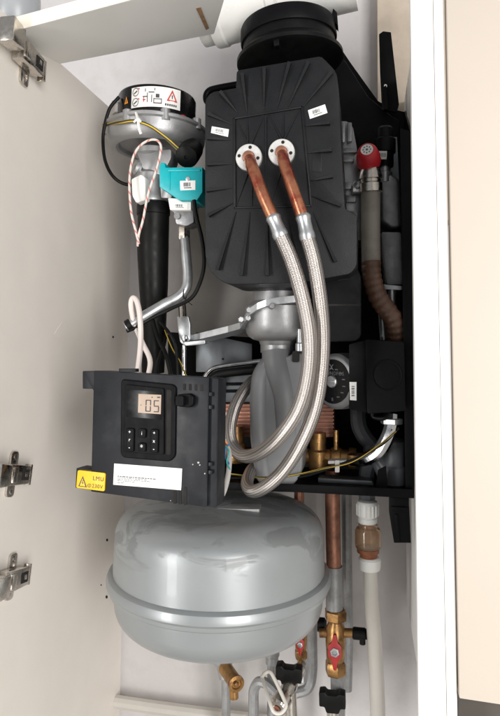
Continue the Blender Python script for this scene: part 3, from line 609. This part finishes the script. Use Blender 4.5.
b.obj('display', ['lcd', 'ink'], cp)
SX = 1.0
def button(poly, marks):
    b = B(); b.prism(CPn, rnd(poly, 1.6), .0135, .009, 0, .0014, 3)
    for (x, y, c, s_) in marks:
        a, v = CPn.uv(x, y); b.text(CPn, a, v, c, s_*K(x, y, .77), .0137, 1)
    b.obj('button', ['black_plastic', 'white_plastic'], cp)
button([(131, 427), (138.5, 427.5), (138, 450.5), (130.5, 450)], [(134.6, 431, '+', 5), (134.5, 438.5, 'r', 5), (134.3, 446, '-', 6)])
button([(143, 427.5), (150.3, 428), (150, 437), (143, 436.5)], [(146.6, 432.3, 'i', 5)])
button([(143, 441.5), (150, 442), (150, 450.5), (142.7, 450)], [(146.3, 446.2, '*', 7)])
button([(155, 428), (162.5, 428.5), (162, 452), (154.7, 451.5)], [(158.8, 432, '+', 5), (158.6, 439.8, 'x', 5), (158.4, 447.5, '-', 6)])
b = B(); b.prism(CPn, rnd([(181, 394), (193, 393), (197, 396), (196.5, 404), (193, 407), (181.5, 406)], 1.5), .012, .003, 0, .002, 3); b.prism(CPn, rnd([(181.5, 395), (189.5, 395), (189.5, 405.5), (181.5, 405)], 2), .020, .01, 0, .002, 3)
b.obj('rotary_knob', 'black_plastic', cp)
b = B(); at = sticker(b, CPn, [(116, 463), (183.5, 468), (182.5, 489.5), (115, 484)], .0041)
for (v, u1, hh) in ((.56, .62, .05), (.64, .47, .03), (.71, .5, .03), (.78, .3, .03), (.87, .12, .03)):
    u = .06
    while u < u1:
        w = random.uniform(.015, .05); b.prism(CPn, [at(u, v), at(u+w, v), at(u+w, v+hh), at(u, v+hh)], .0050, .0046, 1); u += w+.01
b.obj('paper_label', ['sticker', 'ink_grey'], cp)
b = B(); yl = rnd([(80, 469.5), (107.5, 472.5), (106.5, 490.5), (78.5, 487)], 1.6); b.prism(CPn, yl, .0056, .0005, 0, .0002)
for poly, mi in (([(85.2, 475.2), (89.2, 486.6), (80.6, 485.4)], 1), ([(85.1, 477.6), (87.7, 485.5), (82.2, 484.8)], 0), ([(85.2, 479.2), (85.8, 479.2), (85.1, 481.6), (86.1, 481.8), (84.6, 484.4), (85, 482.4), (84.2, 482.2)], 1)):
    b.prism(CPn, poly, .0058+.0002*(mi == 0)+.0003*(len(poly) > 3), .005, mi)
kk = K(100, 478, .77); a, v = CPn.uv(100.6, 478.2); b.text(CPn, a, v, 'LMU', 6.0*kk, .0058, 1); a, v = CPn.uv(99.6, 485.8); b.text(CPn, a, v, '230V', 5.4*kk, .0058, 1)
pc_ = circ(91.6, 484.7, 1.9, 14); pi_ = circ(91.6, 484.7, 1.4, 14)
for i in range(14): b.prism(CPn, [pc_[i], pc_[(i+1) % 14], pi_[(i+1) % 14], pi_[i]], .0058, .005, 1)
b.prism(CPn, [(91.9, 483.2), (92.2, 483.2), (91.7, 484.5), (92.2, 484.6), (91.3, 486.2), (91.5, 485), (91.1, 484.9)], .0058, .005, 1)
b.obj('voltage_label', ['yellow', 'ink'], cp)

for cx_, cy_, rr in ((194, 464, .6), (199.5, 462, 1.1), (201, 464.5, .7), (206, 473, .7), (172, 500, .45)):
    b = B(); pol = [(cx_+rr*(.7+.5*random.random())*math.cos(t_*.7), cy_+rr*(.7+.5*random.random())*math.sin(t_*.7)) for t_ in range(9)]
    b.prism(CPn, pol, .0044, .003); b.obj('paint_splash', 'cable_grey', case)
# cable behind panel
cb = thing('stripped_cable', P(218, 503, .80), 'grey cable with bared coloured wire ends beside the control panel', 'cable')
b = B(); PT(b, [(214, 502, .80), (221, 497, .81), (226, 485, .83), (229, 468, .85), (229, 452, .87), (224, 440, .88)], 2.6, n=12); b.obj('sheath', 'cable_grey', cb)
for mname, pth in (('wire_orange', [(229, 452, .868), (226, 442, .865), (219, 437, .862), (213, 434, .86)]), ('wire_blue', [(229, 464, .848), (225, 456, .858), (226, 448, .86), (230, 444, .862)]), ('wire_green', [(230, 470, .845), (227, 462, .85), (229, 452, .855), (226, 446, .86)]), ('wire_red', [(229, 452, .868), (224, 440, .868), (217, 433, .862)])):
    b = B(); PT(b, pth, .9, n=8); b.obj('bared_wire', mname, cb)

# ================================================================== expansion vessel
VY = .985; kv = K(219, 573, VY); ov = P(219.5, 573, VY)
ev = thing('expansion_vessel', ov-Z*55*kv, 'large grey metal expansion vessel below the control panel', 'expansion vessel')
R0 = 104.5*kv
def arc(r0, h0, r1, h1, n, e=1.0):
    out = []
    for i in range(n+1):
        t = math.pi/2*i/n; out.append((r1+(r0-r1)*math.cos(t)**e, h0+(h1-h0)*math.sin(t)**e))
    return out
hu = 74*kv
b = B(); b.lathe(ov, (0.01, 0, 1), [(0, 2*kv), (R0*.9, 2*kv), (R0, 3*kv)]+[(R0*.995, 20*kv)]+arc(R0*.985, 40*kv, R0*.60, hu-5*kv, 14, .85)+[(R0*.35, hu-1.5*kv), (R0*.1, hu), (0, hu)], 0, 128); b.obj('upper_shell', 'vessel_dusty', ev, 60)
b = B(); b.lathe(ov, (0.01, 0, 1), [(0, -2*kv), (R0, -3*kv), (R0*.995, -14*kv)]+arc(R0*.985, -20*kv, R0*.52, -51*kv, 14, .88)+[(R0*.28, -54*kv), (0, -55*kv)], 0, 128); b.obj('lower_shell', 'vessel_grey', ev, 60)
b = B(); b.lathe(ov, (0.01, 0, 1), [(R0-1*kv, 8*kv), (R0+1.5*kv, 7.5*kv), (R0+4.5*kv, 5.5*kv), (R0+6*kv, 2*kv), (R0+6*kv, -2*kv), (R0+4*kv, -4.5*kv), (R0+3.5*kv, -8*kv), (R0+1.5*kv, -9.5*kv), (R0-1*kv, -9.5*kv)], 0, 128); b.obj('rim', 'vessel_grey', ev, 30)
b = B(); pv = Plane(ov+Z*(hu-1.6*kv)+Vector((.04, -.03, 0)), Vector((1, .12, 0)), Vector((-.12, 1, .03)))
b.lprism(pv, rnd([(-.035, -.018), (.035, -.018), (.035, .018), (-.035, .018)], .004), 0.0014, -.006, 0, .0005); b.obj('rating_plate', 'lead_grey', ev)
kk = K(228, 665, 1.0)
b = B(); b.lathe(P(222, 656, 1.0), (.35, -.3, -1), [(14*kk, -6*kk), (12*kk, 2*kk), (8*kk, 8*kk), (7.5*kk, 20*kk), (0, 20*kk)], 0, 28); b.obj('nozzle', 'lead_grey', ev)

de = thing('drain_elbow', P(234, 698, .96), 'brass drain elbow pointing forward under the grey expansion vessel', 'valve')
b = B(); PT(b, [(225, 668, .985), (230, 675, .97), (235.5, 683, .95)], 7.2, n=20); b.lathe(P(235.5, 683, .95), P(235.5, 683, .95)-P(230, 675, .97), [(7.2*kk, -.001), (8*kk, 0), (8*kk, 2.5*kk), (5*kk, 3*kk), (4.2*kk, 1*kk), (0, 1*kk)], 0, 24); b.obj('body', 'brass', de)
b = B(); PT(b, [(233.5, 681, .965), (234, 698, .965)], 4.6, n=16); b.obj('spout', 'brass', de)
b = B(); b.lathe(P(236, 684, .944), P(235.5, 683, .95)-P(230, 675, .97), [(2.5*kk, 0), (2.5*kk, 2*kk), (1*kk, 3*kk), (0, 3*kk)], 0, facets=6); b.obj('stem', 'brass', de)

# ================================================================== pump and right hand side
pd = Vector((-.62, -.78, .0)).normalized(); pc = P(333, 381.5, .98); k = K(333, 381, .98)
pu = thing('circulation_pump', P(333, 410, 1.03), 'round circulation pump with black speed dial plate beside the hoses', 'pump')
b = B(); b.lathe(pc-pd*.07, pd, [(24*k, 0), (28*k, .002), (28.5*k, .05), (28*k, .064), (26*k, .068), (24*k, .07), (0, .07)], 0, 56); b.obj('motor_body', 'cast_alu', pu)
b = B(); b.lathe(pc, pd, [(22.2*k, -.001), (22.2*k, .0012), (0, .0012)], 0, 56)
PP = Plane(pc, Z.cross(pd)*1.0, Z)
if PP.n.dot(pd) < 0: PP = Plane(pc, pd.cross(Z), Z)
b.text(PP, -.002, 14*k, 'X', 8.5*k, .0015, 1); b.text(PP, 0, 8*k, 'GRUNDFOS', 5.2*k, .0015, 1)
for i in range(10):
    a_ = math.radians(-60+i*26); 
    b.lprism(PP, rect(15*k*math.cos(a_)-1.8*k, 15*k*math.sin(a_)-.5*k-2*k, 15*k*math.cos(a_)+1.8*k, 15*k*math.sin(a_)+.5*k-2*k), .0015, .001, 1)
b.text(PP, 0, -18*k, '8', 5*k, .0015, 1)
b.obj('dial_plate', ['black_gloss', 'ink_grey'], pu)
b = B(); b.lathe(pc, pd, [(6.2*k, .001), (6.2*k, .004), (5.5*k, .0055), (0, .0055)], 0, 28); b.lprism(PP, [(-4.5*k, -1*k), (4.5*k, -1*k), (4.5*k, 1*k), (-4.5*k, 1*k)], .0075, .005, 0, .0004); b.obj('dial_knob', 'zinc', pu)
b = B(); BPL = YP(.93); b.prism(YP(.945), rnd([(349, 344), (366, 340), (367, 413), (349, 409)], 1.5), 0, -.10, 0, .002); b.prism(BPL, rnd([(365, 339), (404, 342), (405.5, 411), (367, 414)], 2.5), 0, -.11, 0, .004, 3)
b.obj('terminal_box', 'black_plastic', pu)
b = B(); kk = K(387, 375, .93)
cc = BPL.pt(387, 375); b.tube([cc+Vector((math.cos(t)*14*kk, -.0004, math.sin(t)*15*kk)) for t in [2*math.pi*i/40 for i in range(41)]], .0012, 0, n=8, raw=True); b.lathe(cc, FR, [(12.5*kk, -.001), (12.5*kk, .0006), (11*kk, .0012), (0, .0012)], 0, 40); b.obj('round_relief', 'black_plastic', pu)
b = B(); sticker(b, YP(.945), [(349.5, 382), (356.5, 382), (356.5, 400.5), (350, 400)], .0001); 
for i in range(6): b.prism(YP(.945), rect(351.5, 386+i*1.8, 354.5, 386.8+i*1.8+.3*(i % 2)), .0009, .0006, 1)
b.obj('barcode_sticker', ['sticker', 'ink'], pu)
b = B(); PT(b, [(372, 412, .97), (374, 417, .97), (384, 418, .965), (388, 412, .97)], 2.5, n=12); b.obj('cable_gland', 'black_rubber', pu)

rv = thing('safety_relief_valve', P(370, 195, .98), 'brass coloured relief valve with round red cap right of the casing', 'valve')
k = K(368, 160, .97); axr = Vector((-.10, -1, .32)).normalized(); o = P(369, 163, .985)
b = B()
prof = [(8*k, 0), (11.8*k, 1*k), (12.3*k, 4*k), (11.6*k, 12*k), (9.8*k, 19*k), (7.8*k, 22*k), (6.5*k, 22.6*k), (0, 22.6*k)]
b.lathe(o, axr, prof, 0, 40)
for i in range(20):
    a_ = 2*math.pi*i/20; x_ = axr.orthogonal().normalized(); y_ = axr.cross(x_); d_ = x_*math.cos(a_)+y_*math.sin(a_)
    b.tube([o+axr*2*k+d_*12.0*k, o+axr*11*k+d_*11.4*k], .0007, 0, n=6)
cap = b.obj('red_cap', 'red_plastic', rv)
b = B(); b.lathe(o+axr*22.6*k, axr, [(6*k, -.0005), (6*k, .0004), (0, .0004)], 0, 30)
RP = Plane(o+axr*22.6*k, Vector((1, -.1, 0)), axr.cross(Vector((1, -.1, 0)))); 
if RP.n.dot(axr) < 0: RP = Plane(o+axr*22.6*k, Vector((1, -.1, 0)), -axr.cross(Vector((1, -.1, 0))))
for i in range(8):
    a_ = i*math.pi/4; b.lprism(RP, [(3.6*k*math.cos(a_)-.7*k, 3.6*k*math.sin(a_)-.7*k), (3.6*k*math.cos(a_)+.7*k, 3.6*k*math.sin(a_)-.7*k), (3.6*k*math.cos(a_)+.5*k, 3.6*k*math.sin(a_)+.7*k), (3.6*k*math.cos(a_)-.5*k, 3.6*k*math.sin(a_)+.7*k)], .0007, .0003, 1)
b.lprism(RP, circ(0, 0, 1.2*k, 10), .0007, .0003, 1)
b.obj('cap_disc', ['sticker', 'ink_grey'], cap)
b = B(); o = P(370.5, 192, .985); b.lathe(o, (-.02, -.1, 1), [(10*k, -1*k), (12*k, 0), (12*k, 8*k), (10.5*k, 9.5*k), (10.5*k, 12*k), (12*k, 13*k), (11*k, 19*k), (8*k, 26*k), (0, 28*k)], 0, 36); b.obj('body', 'nickel', rv)
b = B(); b.lathe(P(356, 185, .98), (-.5, -.8, .1), [(5*k, -8*k), (5*k, 0), (3*k, 1*k), (0, 0)], 0, facets=6); b.lathe(P(356, 190, .985), (-1, -.3, 0), [(4*k, -6*k), (4*k, 4*k), (0, 4*k)], 0, 14); b.obj('drain_screw', 'zinc', rv)
dt = thing('discharge_tube', P(371, 270, .98), 'cloudy plastic discharge tube turning into a brown corrugated bend', 'tube')
b = B(); PT(b, [(370.5, 188, .985), (370.5, 225, .98), (371, 268, .975)], [9.8, 9.6, 9.4], n=24); b.obj('straight_tube', 'tube_cloudy', dt)
b = B(); k = K(380, 300, .97); b.tube(pts((371, 262, .975), (372, 278, .973), (377, 295, .97), (386, 309, .97), (393, 319, .975), (396, 332, .985), (396, 348, 1.0)), 9.6*k, 0, n=24, m=22, wob=lambda L: 1+.038*math.sin(L/.0105*2*math.pi)); b.obj('corrugated_bend', 'tube_brown', dt)

ps = thing('pressure_sensor', P(384, 165, 1.03), 'black capped pressure sensor with white label behind the red cap', 'sensor')
k = K(384, 150, 1.03); o = P(385, 167, 1.04)
b = B(); b.lathe(o, Z, [(8*k, 0), (8.5*k, 1*k), (8.5*k, 13*k), (10.5*k, 14*k), (10.5*k, 27*k), (8*k, 29*k), (8*k, 38*k), (6.5*k, 40*k), (0, 40*k)], 0, 32); b.obj('cap', 'black_rubber', ps)
b = B(); b.prism(YP(1.02), [(378, 151), (387, 151), (386.5, 159), (379, 159)], 0, -.004, 0)
for i in range(5): b.prism(YP(1.02), rect(380+i*1.3, 153, 380.6+i*1.3, 157), .0003, 0, 1)
b.obj('label', ['sticker', 'ink'], ps)
b = B(); b.lathe(o-Z*16*k, Z, [(7*k, 0), (7*k, 10*k), (5.5*k, 11*k), (5.5*k, 17*k)], 0, 24); b.obj('stem', 'zinc', ps)

sc = thing('side_casting', P(350, 210, 1.03), 'cast aluminium heat exchanger lugs between the black casing and red cap', 'casting')
b = B(); q = YP(1.0)
b.prism(q, rnd([(338, 121), (347, 121), (353, 127), (357, 148), (358, 168), (362, 180), (362, 240), (338, 240)], 2), 0, -.08, 0, .003)
for (x0, y0, x1, y1) in ((340, 123, 345, 144), (347, 124, 352, 143), (341, 149, 357, 154), (341, 158, 354, 163), (343, 183, 352, 190), (346, 196, 356, 203), (350, 212, 358, 222)): b.prism(q, rnd(rect(x0, y0, x1, y1), 1.5), .008, -.002, 0, .002)
b.obj('finned_body', 'cast_alu_dark', sc)
b = B(); q = YP(1.03); b.prism(q, rnd([(379, 178), (390, 173), (400, 179), (402, 226), (392, 228), (380, 222)], 4), 0, -.08, 0, .006, 3); b.prism(q, rnd([(380, 231), (402, 231), (404, 285), (386, 285)], 4), -.005, -.08, 0, .005, 3)
b.obj('rear_lobe', 'cast_alu_dark', sc)
b = B(); b.prism(YP(.99), rnd([(378, 284), (402, 286), (402, 290), (378, 289)], 1), 0, -.06, 0, .001); PT(b, [(392, 290, 1.0), (392, 320, 1.0)], 4, n=14); PT(b, [(382, 312, 1.02), (384, 340, 1.02)], 4, n=14); b.obj('clip_plate', 'zinc', sc)
b = B(); b.prism(YP(1.10), [(388, 137), (397, 137), (400, 200), (392, 200)], 0, -.004); b.obj('shield_strip', 'galv', sc)

# plate heat exchanger
ph = thing('plate_heat_exchanger', P(275, 436, 1.10), 'copper coloured plate heat exchanger block behind the grey trap', 'heat exchanger')
b = B(); q = YP(1.06)
b.prism(q, rect(214, 404, 333, 437), 0, -.06)
for i in range(9): b.prism(q, rnd(rect(212, 404+i*3.7, 334, 406.2+i*3.7), .6), .003, -.06, 0, .0008)
b.obj('plate_stack', 'plate_copper', ph)
b = B(); b.prism(q, [(221, 413), (229, 413), (229, 421), (221, 421)], .0042, .002); b.obj('label', 'sticker', ph)
mf = thing('brass_manifold', P(315, 470, 1.03), 'brass pipe manifold below the copper plates at the pump', 'fitting')
b = B(); PT(b, [(225, 452, 1.06), (260, 455, 1.05), (310, 456, 1.04), (352, 458, 1.03)], 7.5, n=20); b.obj('tube', 'brass', mf)
for x, y in ((318, 447), (236, 440)):
    b = B(); k = K(x, y, 1.04); b.lathe(P(x, y+16, 1.035), Z, [(9*k, -6*k), (10*k, -2*k), (10*k, 12*k), (8*k, 14*k), (8*k, 30*k)], 0, 24); b.obj('union', 'brass', mf)
b = B(); k = K(340, 456, 1.03); b.lathe(P(330, 457, 1.035), (1, 0, -.02), [(8*k, 0), (10*k, 2*k), (10*k, 10*k), (8.5*k, 12*k), (8.5*k, 18*k), (10.5*k, 19*k), (10.5*k, 26*k)], 0, 28); PT(b, [(336, 430, 1.03), (336, 452, 1.03)], 2.5, n=10); b.obj('tee', 'brass', mf)
cable('chrome_elbow', [(352, 459, 1.02), (366, 459, .99), (378, 452, .98), (386, 440, .975), (391, 426, .975), (392, 415, .98)], 7.2, 'chrome', 'bright chrome elbow pipe bending up under the pump terminal box', 'pipe')
b = B(); k = K(392, 420, .99); hexnut(b, P(391.5, 424, .978), Z, 11*k, 6*k); tag(b.obj('union_nut', 'zinc'), 'zinc union nut on top of the chrome elbow', 'nut')
cable('waste_pipe', [(358, 408, 1.06), (359, 425, 1.05), (364, 436, 1.05), (371, 446, 1.05), (370, 462, 1.04), (367, 475, 1.04), (367, 505, 1.04)], 8, 'waste_grey', 'dark grey plastic waste pipe winding down behind the chrome elbow', 'pipe')
wt = thing('waste_tee', P(395, 484, 1.0), 'grey plastic waste tee in the lower right corner of the boiler frame', 'fitting')
b = B(); k = K(394, 460, 1.02); b.lathe(P(394, 485, 1.02), Z, [(0, 0), (11*k, 0), (12.5*k, 2*k), (12.5*k, 18*k), (11*k, 20*k), (11*k, 44*k), (9*k, 46*k), (0, 46*k)], 0, 32); b.obj('body', 'waste_grey', wt)
b = B(); PT(b, [(394, 476, 1.02), (386, 468, 1.02), (378, 456, 1.025), (374, 448, 1.03)], 7.5, n=20); PT(b, [(386, 482, 1.02), (380, 468, 1.02), (374, 458, 1.03)], 6, n=16); b.obj('branch', 'waste_grey', wt)
wg = 'wires across the bottom of the boiler frame'
cable('wiring_loom', [(222, 478, .98), (262, 479, .975), (300, 477, .97), (330, 468, .965), (362, 456, .965), (385, 442, .965), (399, 428, .97)], 1.4, 'black_rubber', 'black wiring loom sagging across the bottom of the boiler frame', 'cable', wg)
cable('earth_wire', [(230, 474, .97), (270, 478, .965), (300, 474, .962), (325, 468, .96), (352, 462, .955), (378, 446, .955), (396, 431, .958)], .85, 'wire_earth', 'thin yellow and black earth wire lying on the black loom', 'cable', wg)
b = B(); q = YP(.965); b.prism(q, rnd([(328, 461), (346, 460.5), (347, 463.5), (328, 464)], .8), 0, -.02, 0, .0006); b.prism(q, rnd([(335, 460), (339.5, 460), (339.5, 472), (335, 472)], .8), .003, -.006, 0, .0006)
tag(b.obj('loom_clip', 'cable_grey'), 'small grey plastic clip holding the wiring loom above the tray', 'clip')

# ================================================================== pipework below
pg = 'pipes below the boiler'
cp1 = thing('copper_flow_pipe', P(333, 575, 1.08), 'orange copper pipe dropping from the tray into a grey pipe end', 'pipe', pg)
b = B(); PT(b, [(332, 470, 1.07), (333, 530, 1.07), (334, 574, 1.07)], 7.4, n=24); b.obj('copper_length', 'copper_dull', cp1)
b = B(); PT(b, [(334, 566, 1.07), (334.5, 616, 1.07)], 8.4, n=24); b.obj('grey_length', 'lead_grey', cp1)
cable('return_pipe', [(346.5, 486, 1.14), (347, 560, 1.14), (348, 640, 1.14), (347, 690, 1.14)], 5, 'lead_grey', 'slim grey pipe close to the wall behind the copper pipe', 'pipe', pg)
cable('copper_pipe', [(299, 484, 1.12), (299.5, 540, 1.12), (300, 620, 1.12)], 5, 'copper_dull', 'reddish copper pipe mostly hidden by the right side of the vessel', 'pipe', pg)

def red_valve(px, py, Y, sc_, label, caps=True):
    t = thing('isolating_valve', P(px, py+34*sc_, Y), label, 'valve', 'red handled isolating valves'); k = K(px, py, Y)*sc_
    o = P(px, py, Y)
    b = B(); hexnut(b, o+Z*12*k, Z, 11*k, 11*k); b.obj('top_nut', 'brass', t)
    b = B(); b.lathe(o-Z*30*k, Z, [(8*k, 0), (9*k, 3*k), (9.5*k, 14*k), (10*k, 20*k), (9.5*k, 34*k), (7*k, 40*k), (7*k, 44*k)], 0, 28); b.obj('body', 'brass', t)
    b = B(); hexnut(b, o-Z*42*k, Z, 10.5*k, 13*k); b.obj('bottom_nut', 'brass', t)
    q_ = Plane(o+Vector((0, -13*k, -13*k)), (1, 0, 0), (0, 0, 1))
    b = B(); b.lprism(q_, rnd([(-1.5*k, 17*k), (1.5*k, 17*k), (3*k, 9*k), (6.5*k, 6*k), (6.5*k, -5*k), (3*k, -9*k), (1.6*k, -18*k), (-1.6*k, -18*k), (-3*k, -9*k), (-6.5*k, -5*k), (-6.5*k, 6*k), (-3*k, 9*k)], 1.5*k), .003, -.003, 0, .0012); lv = b.obj('red_lever', 'red_paint', t)
    b = B(); b.lathe(q_.lo(0, 0, .002), FR, [(4.6*k, 0), (4.6*k, .003), (2.6*k, .0035), (2*k, .002), (0, .002)], 0, facets=6); b.obj('lever_nut', 'zinc', lv)
    b = B(); b.lathe(q_.lo(0, 0, -.003), -FR, [(5*k, 0), (5*k, 12*k)], 0, 16); b.obj('stem', 'brass', t)
    if caps:
        b = B(); PT(b, [(px-16, py+1, Y), (px+18, py+1, Y)], 4.6, n=16); b.obj('cross_tube', 'brass', t)
        b = B(); b.lathe(P(px+17, py+1, Y), (1, 0, 0), [(5*k, 0), (6*k, 1*k), (6*k, 12*k), (5*k, 13*k), (5*k, 15*k), (9.5*k, 16*k), (9.5*k, 21*k), (0, 21*k)], 0, 24); PT(b, [(px+27, py+4, Y), (px+27, py+12, Y)], 3, n=10); b.obj('side_cap', 'black_rubber', t)
        b = B(); b.lathe(P(px-9, py-7, Y+.02), (-1, 0, 0), [(4*k, 0), (7*k, 2*k), (7*k, 9*k), (0, 9*k)], 0, 20); b.obj('rear_cap', 'black_rubber', t)
red_valve(335.5, 632, 1.07, 1.0, 'brass isolating valve with red lever below the copper pipe')
red_valve(301, 632, 1.10, .62, 'smaller brass valve with red lever at the right edge of the vessel', False)
def tap(px, py, Y, label, tilt):
    t = thing('black_tap', P(px, py+10, Y), label, 'tap', 'black tap handles'); k = K(px, py, Y); q_ = Plane(P(px, py, Y), (1, 0, tilt), (0, 0, 1))
    b = B(); b.lprism(q_, rnd([(-13*k, 10*k), (-7*k, 11*k), (-5*k, 8*k), (5*k, 8*k), (7*k, 10*k), (13*k, 9*k), (13*k, -5*k), (8*k, -5*k), (6*k, -10*k), (-6*k, -10*k), (-8*k, -4*k), (-13*k, -4*k)], 1.5*k), .009, -.012, 0, .002, 3); b.obj('handle', 'black_rubber', t)
    b = B(); b.lathe(P(px, py+8, Y+.01), (0.05, 0, -1), [(6*k, -2*k), (6*k, 8*k), (7*k, 9*k), (7*k, 40*k)], 0, 20); b.obj('stem', 'nickel', t)
tap(332.5, 701, 1.05, 'black tap handle at the foot of the copper pipe', .03)
cable('valve_tail_pipe', [(337.5, 668, 1.07), (338, 700, 1.085), (338, 760, 1.10)], 7.2, 'lead_grey', 'short grey pipe between red lever valve and black tap', 'pipe', pg)
cable('riser_pipe', [(311, 560, 1.15), (312, 640, 1.15), (312, 672, 1.15), (308, 688, 1.145), (296, 693, 1.14), (286, 696, 1.13)], 5.2, 'lead_grey', 'grey pipe hooking left beneath the smaller red valve', 'pipe', pg)
cable('valve_drop_pipe', [(301.5, 650, 1.10), (302, 664, 1.10), (302, 682, 1.09)], 4.8, 'lead_grey', 'stub of grey pipe under the smaller red valve', 'pipe', pg)
cable('vertical_pipe', [(271.5, 650, 1.15), (271.5, 760, 1.15)], 4.3, 'lead_grey', 'upright grey pipe behind the white strap', 'pipe', pg)
b = B(); k = K(273, 655, 1.15); b.lathe(P(272, 664, 1.15), Z, [(5.2*k, 0), (6.4*k, 1*k), (6.4*k, 8*k), (7.5*k, 9*k), (7.5*k, 22*k)], 0, 24); tag(b.obj('pipe_socket', 'lead_grey'), 'grey socket at the top of the upright pipe under the vessel', 'fitting')
cable('drain_pipe', [(226, 662, 1.15), (226, 760, 1.15)], 4.5, 'lead_grey', 'upright grey pipe behind the brass drain elbow', 'pipe', pg)
cable('hooked_pipe', [(253.5, 760, 1.12), (253.5, 705, 1.12), (254, 690, 1.12), (259, 682, 1.115), (267, 684, 1.11), (276, 692, 1.10), (284, 700, 1.09)], 5.2, 'lead_grey', 'grey pipe bent over like a hook left of the filling valve', 'pipe', pg)
fv = thing('filling_valve', P(277, 712, 1.0), 'nickel filling valve slanting down to an open ring end', 'valve')
b = B(); k = K(285, 695, 1.03); A, C = P(302, 664, 1.09), P(277, 709, .99); d = C-A; L = d.length
b.lathe(A, d, [(5*k, 0), (5.5*k, L*.1), (7.5*k, L*.14), (7.5*k, L*.3), (6*k, L*.33), (6*k, L*.42), (7.6*k, L*.46), (7.6*k, L*.6), (6.4*k, L*.63), (6.4*k, L*.74), (9.5*k, L*.78), (9.5*k, L*.97), (8*k, L), (4.6*k, L), (4.2*k, L*.95), (0, L*.95)], 0, 28); b.obj('barrel', 'nickel', fv)
b = B(); b.lathe(C-d.normalized()*.002, d, [(3.4*k, 0), (3.6*k, .003), (1.8*k, .003), (1.6*k, .001), (0, .001)], 0, 20); b.obj('ring_end', 'copper_dull', fv)
tap(289, 675, 1.04, 'black tap handle on the slanting filling valve', -.02)
b = B(); PT(b, [(262, 677, 1.03), (265, 673, 1.02), (270, 672, 1.015), (275, 680, 1.005), (283, 697, .985), (286, 706, .975), (281, 713, .968), (274, 712, .966), (270, 703, .975), (266, 690, 1.0), (262, 677, 1.03)], 1.9, n=10)
tag(b.obj('plastic_strap', 'hose_white'), 'white plastic strap looped around the filling valve end', 'strap')
cable('skirting_pipe', [(112, 701, 1.225), (160, 708, 1.225), (230, 717, 1.225), (300, 726, 1.225)], 6.5, 'hose_white', 'cream pipe running low along the back wall at bottom left', 'pipe', pg)

cd = thing('condensate_drain', P(370, 575, 1.03), 'white condensate fitting with rusty amber sight cup and white hose', 'drain')
k = K(368, 540, 1.03)
b = B(); b.lathe(P(367.5, 523, 1.03), Z, [(8.5*k, 0), (9.5*k, 1*k), (9.5*k, 5*k), (8.6*k, 6*k), (10.8*k, 8*k), (10.8*k, 20*k), (9.5*k, 22*k), (8*k, 22.5*k), (7*k, 23*k)], 0, 32)
for i in range(18):
    a_ = 2*math.pi*i/18; c_ = P(367.5, 515, 1.03)+Vector((math.cos(a_), math.sin(a_), 0))*10.7*k
    b.tube([c_, c_+Z*11*k], .0011, 0, n=6)
b.obj('white_nut', 'white_plastic', cd)
MATS['amber'] = None
mat('amber', (.85, .62, .42), .12, 0, .1, 20, trans=.85); mat('rusty_residue', (.25, .08, .03), .5, 0, .4, 60)
b = B(); b.lathe(P(368, 549, 1.03), Z, [(9*k, 0), (12.5*k, 2*k), (13*k, 5*k), (13*k, 18*k), (11.5*k, 21*k), (9.5*k, 22*k), (9.5*k, 25*k), (8*k, 26*k), (8*k, 24*k), (9*k, 21*k), (11.5*k, 17*k), (11.5*k, 4*k), (0, 3*k)], 0, 40); b.obj('sight_cup', 'amber', cd)
b = B(); b.lathe(P(368.5, 560, 1.03), Z, [(7*k, 0), (8.5*k, 2*k), (9*k, 11*k), (0, 11.1*k)], 0, 28); b.lathe(P(368, 552, 1.03), Z, [(11*k, 0), (11.2*k, 4*k), (0, 4.6*k)], 0, 28); b.obj('rusty_outlet', 'rusty_residue', cd)
b = B(); b.lathe(P(368, 528, 1.03), Z, [(7*k, 0), (7.5*k, 1*k), (7.5*k, 5*k), (0, 5*k)], 0, 24); b.obj('rusty_inlet', 'rusty_residue', cd)
b = B(); b.lathe(P(369.5, 570, 1.03), Z, [(8*k, 0), (10.4*k, 1*k), (11*k, 5*k), (11*k, 11*k), (9.5*k, 13*k), (7*k, 13.5*k)], 0, 32); b.obj('white_collar', 'white_plastic', cd)
b = B(); PT(b, [(370, 566, 1.03), (371.5, 600, 1.04), (374.5, 640, 1.06), (377, 690, 1.08), (379, 760, 1.10)], [7, 7, 7.2, 7.6, 7.8], n=24); b.obj('white_hose', 'hose_white', cd)

# ================================================================== light
w = bpy.data.worlds.new('World'); S.world = w; w.use_nodes = True
bg = w.node_tree.nodes['Background']; bg.inputs['Color'].default_value = (.95, .97, 1, 1); bg.inputs['Strength'].default_value = .38
def area(name, loc, target, sx, sy, pw, col):
    l = bpy.data.lights.new(name, 'AREA'); l.shape = 'RECTANGLE'; l.size = sx; l.size_y = sy; l.energy = pw; l.color = col
    o_ = bpy.data.objects.new(name, l); COL.objects.link(o_); o_.location = loc
    o_.rotation_euler = (Vector(target)-Vector(loc)).to_track_quat('-Z', 'Y').to_euler()
area('window_light', (-1.7, -1.2, -.25), (-.1, 1, -.05), .45, 2.2, 44, (1, .985, .96))
area('room_light', (1.25, -1.5, -.05), (-.15, 1, 0), 1.1, 2.0, 80, (1, .98, .95))
S.view_settings.view_transform = 'Standard'; S.view_settings.look = 'None'; S.view_settings.gamma = 1; S.view_settings.exposure = 0
S.render.engine = 'CYCLES'; S.cycles.use_denoising = True
del MATS
for o_ in bpy.data.objects:
    if '_o' in o_: del o_['_o']
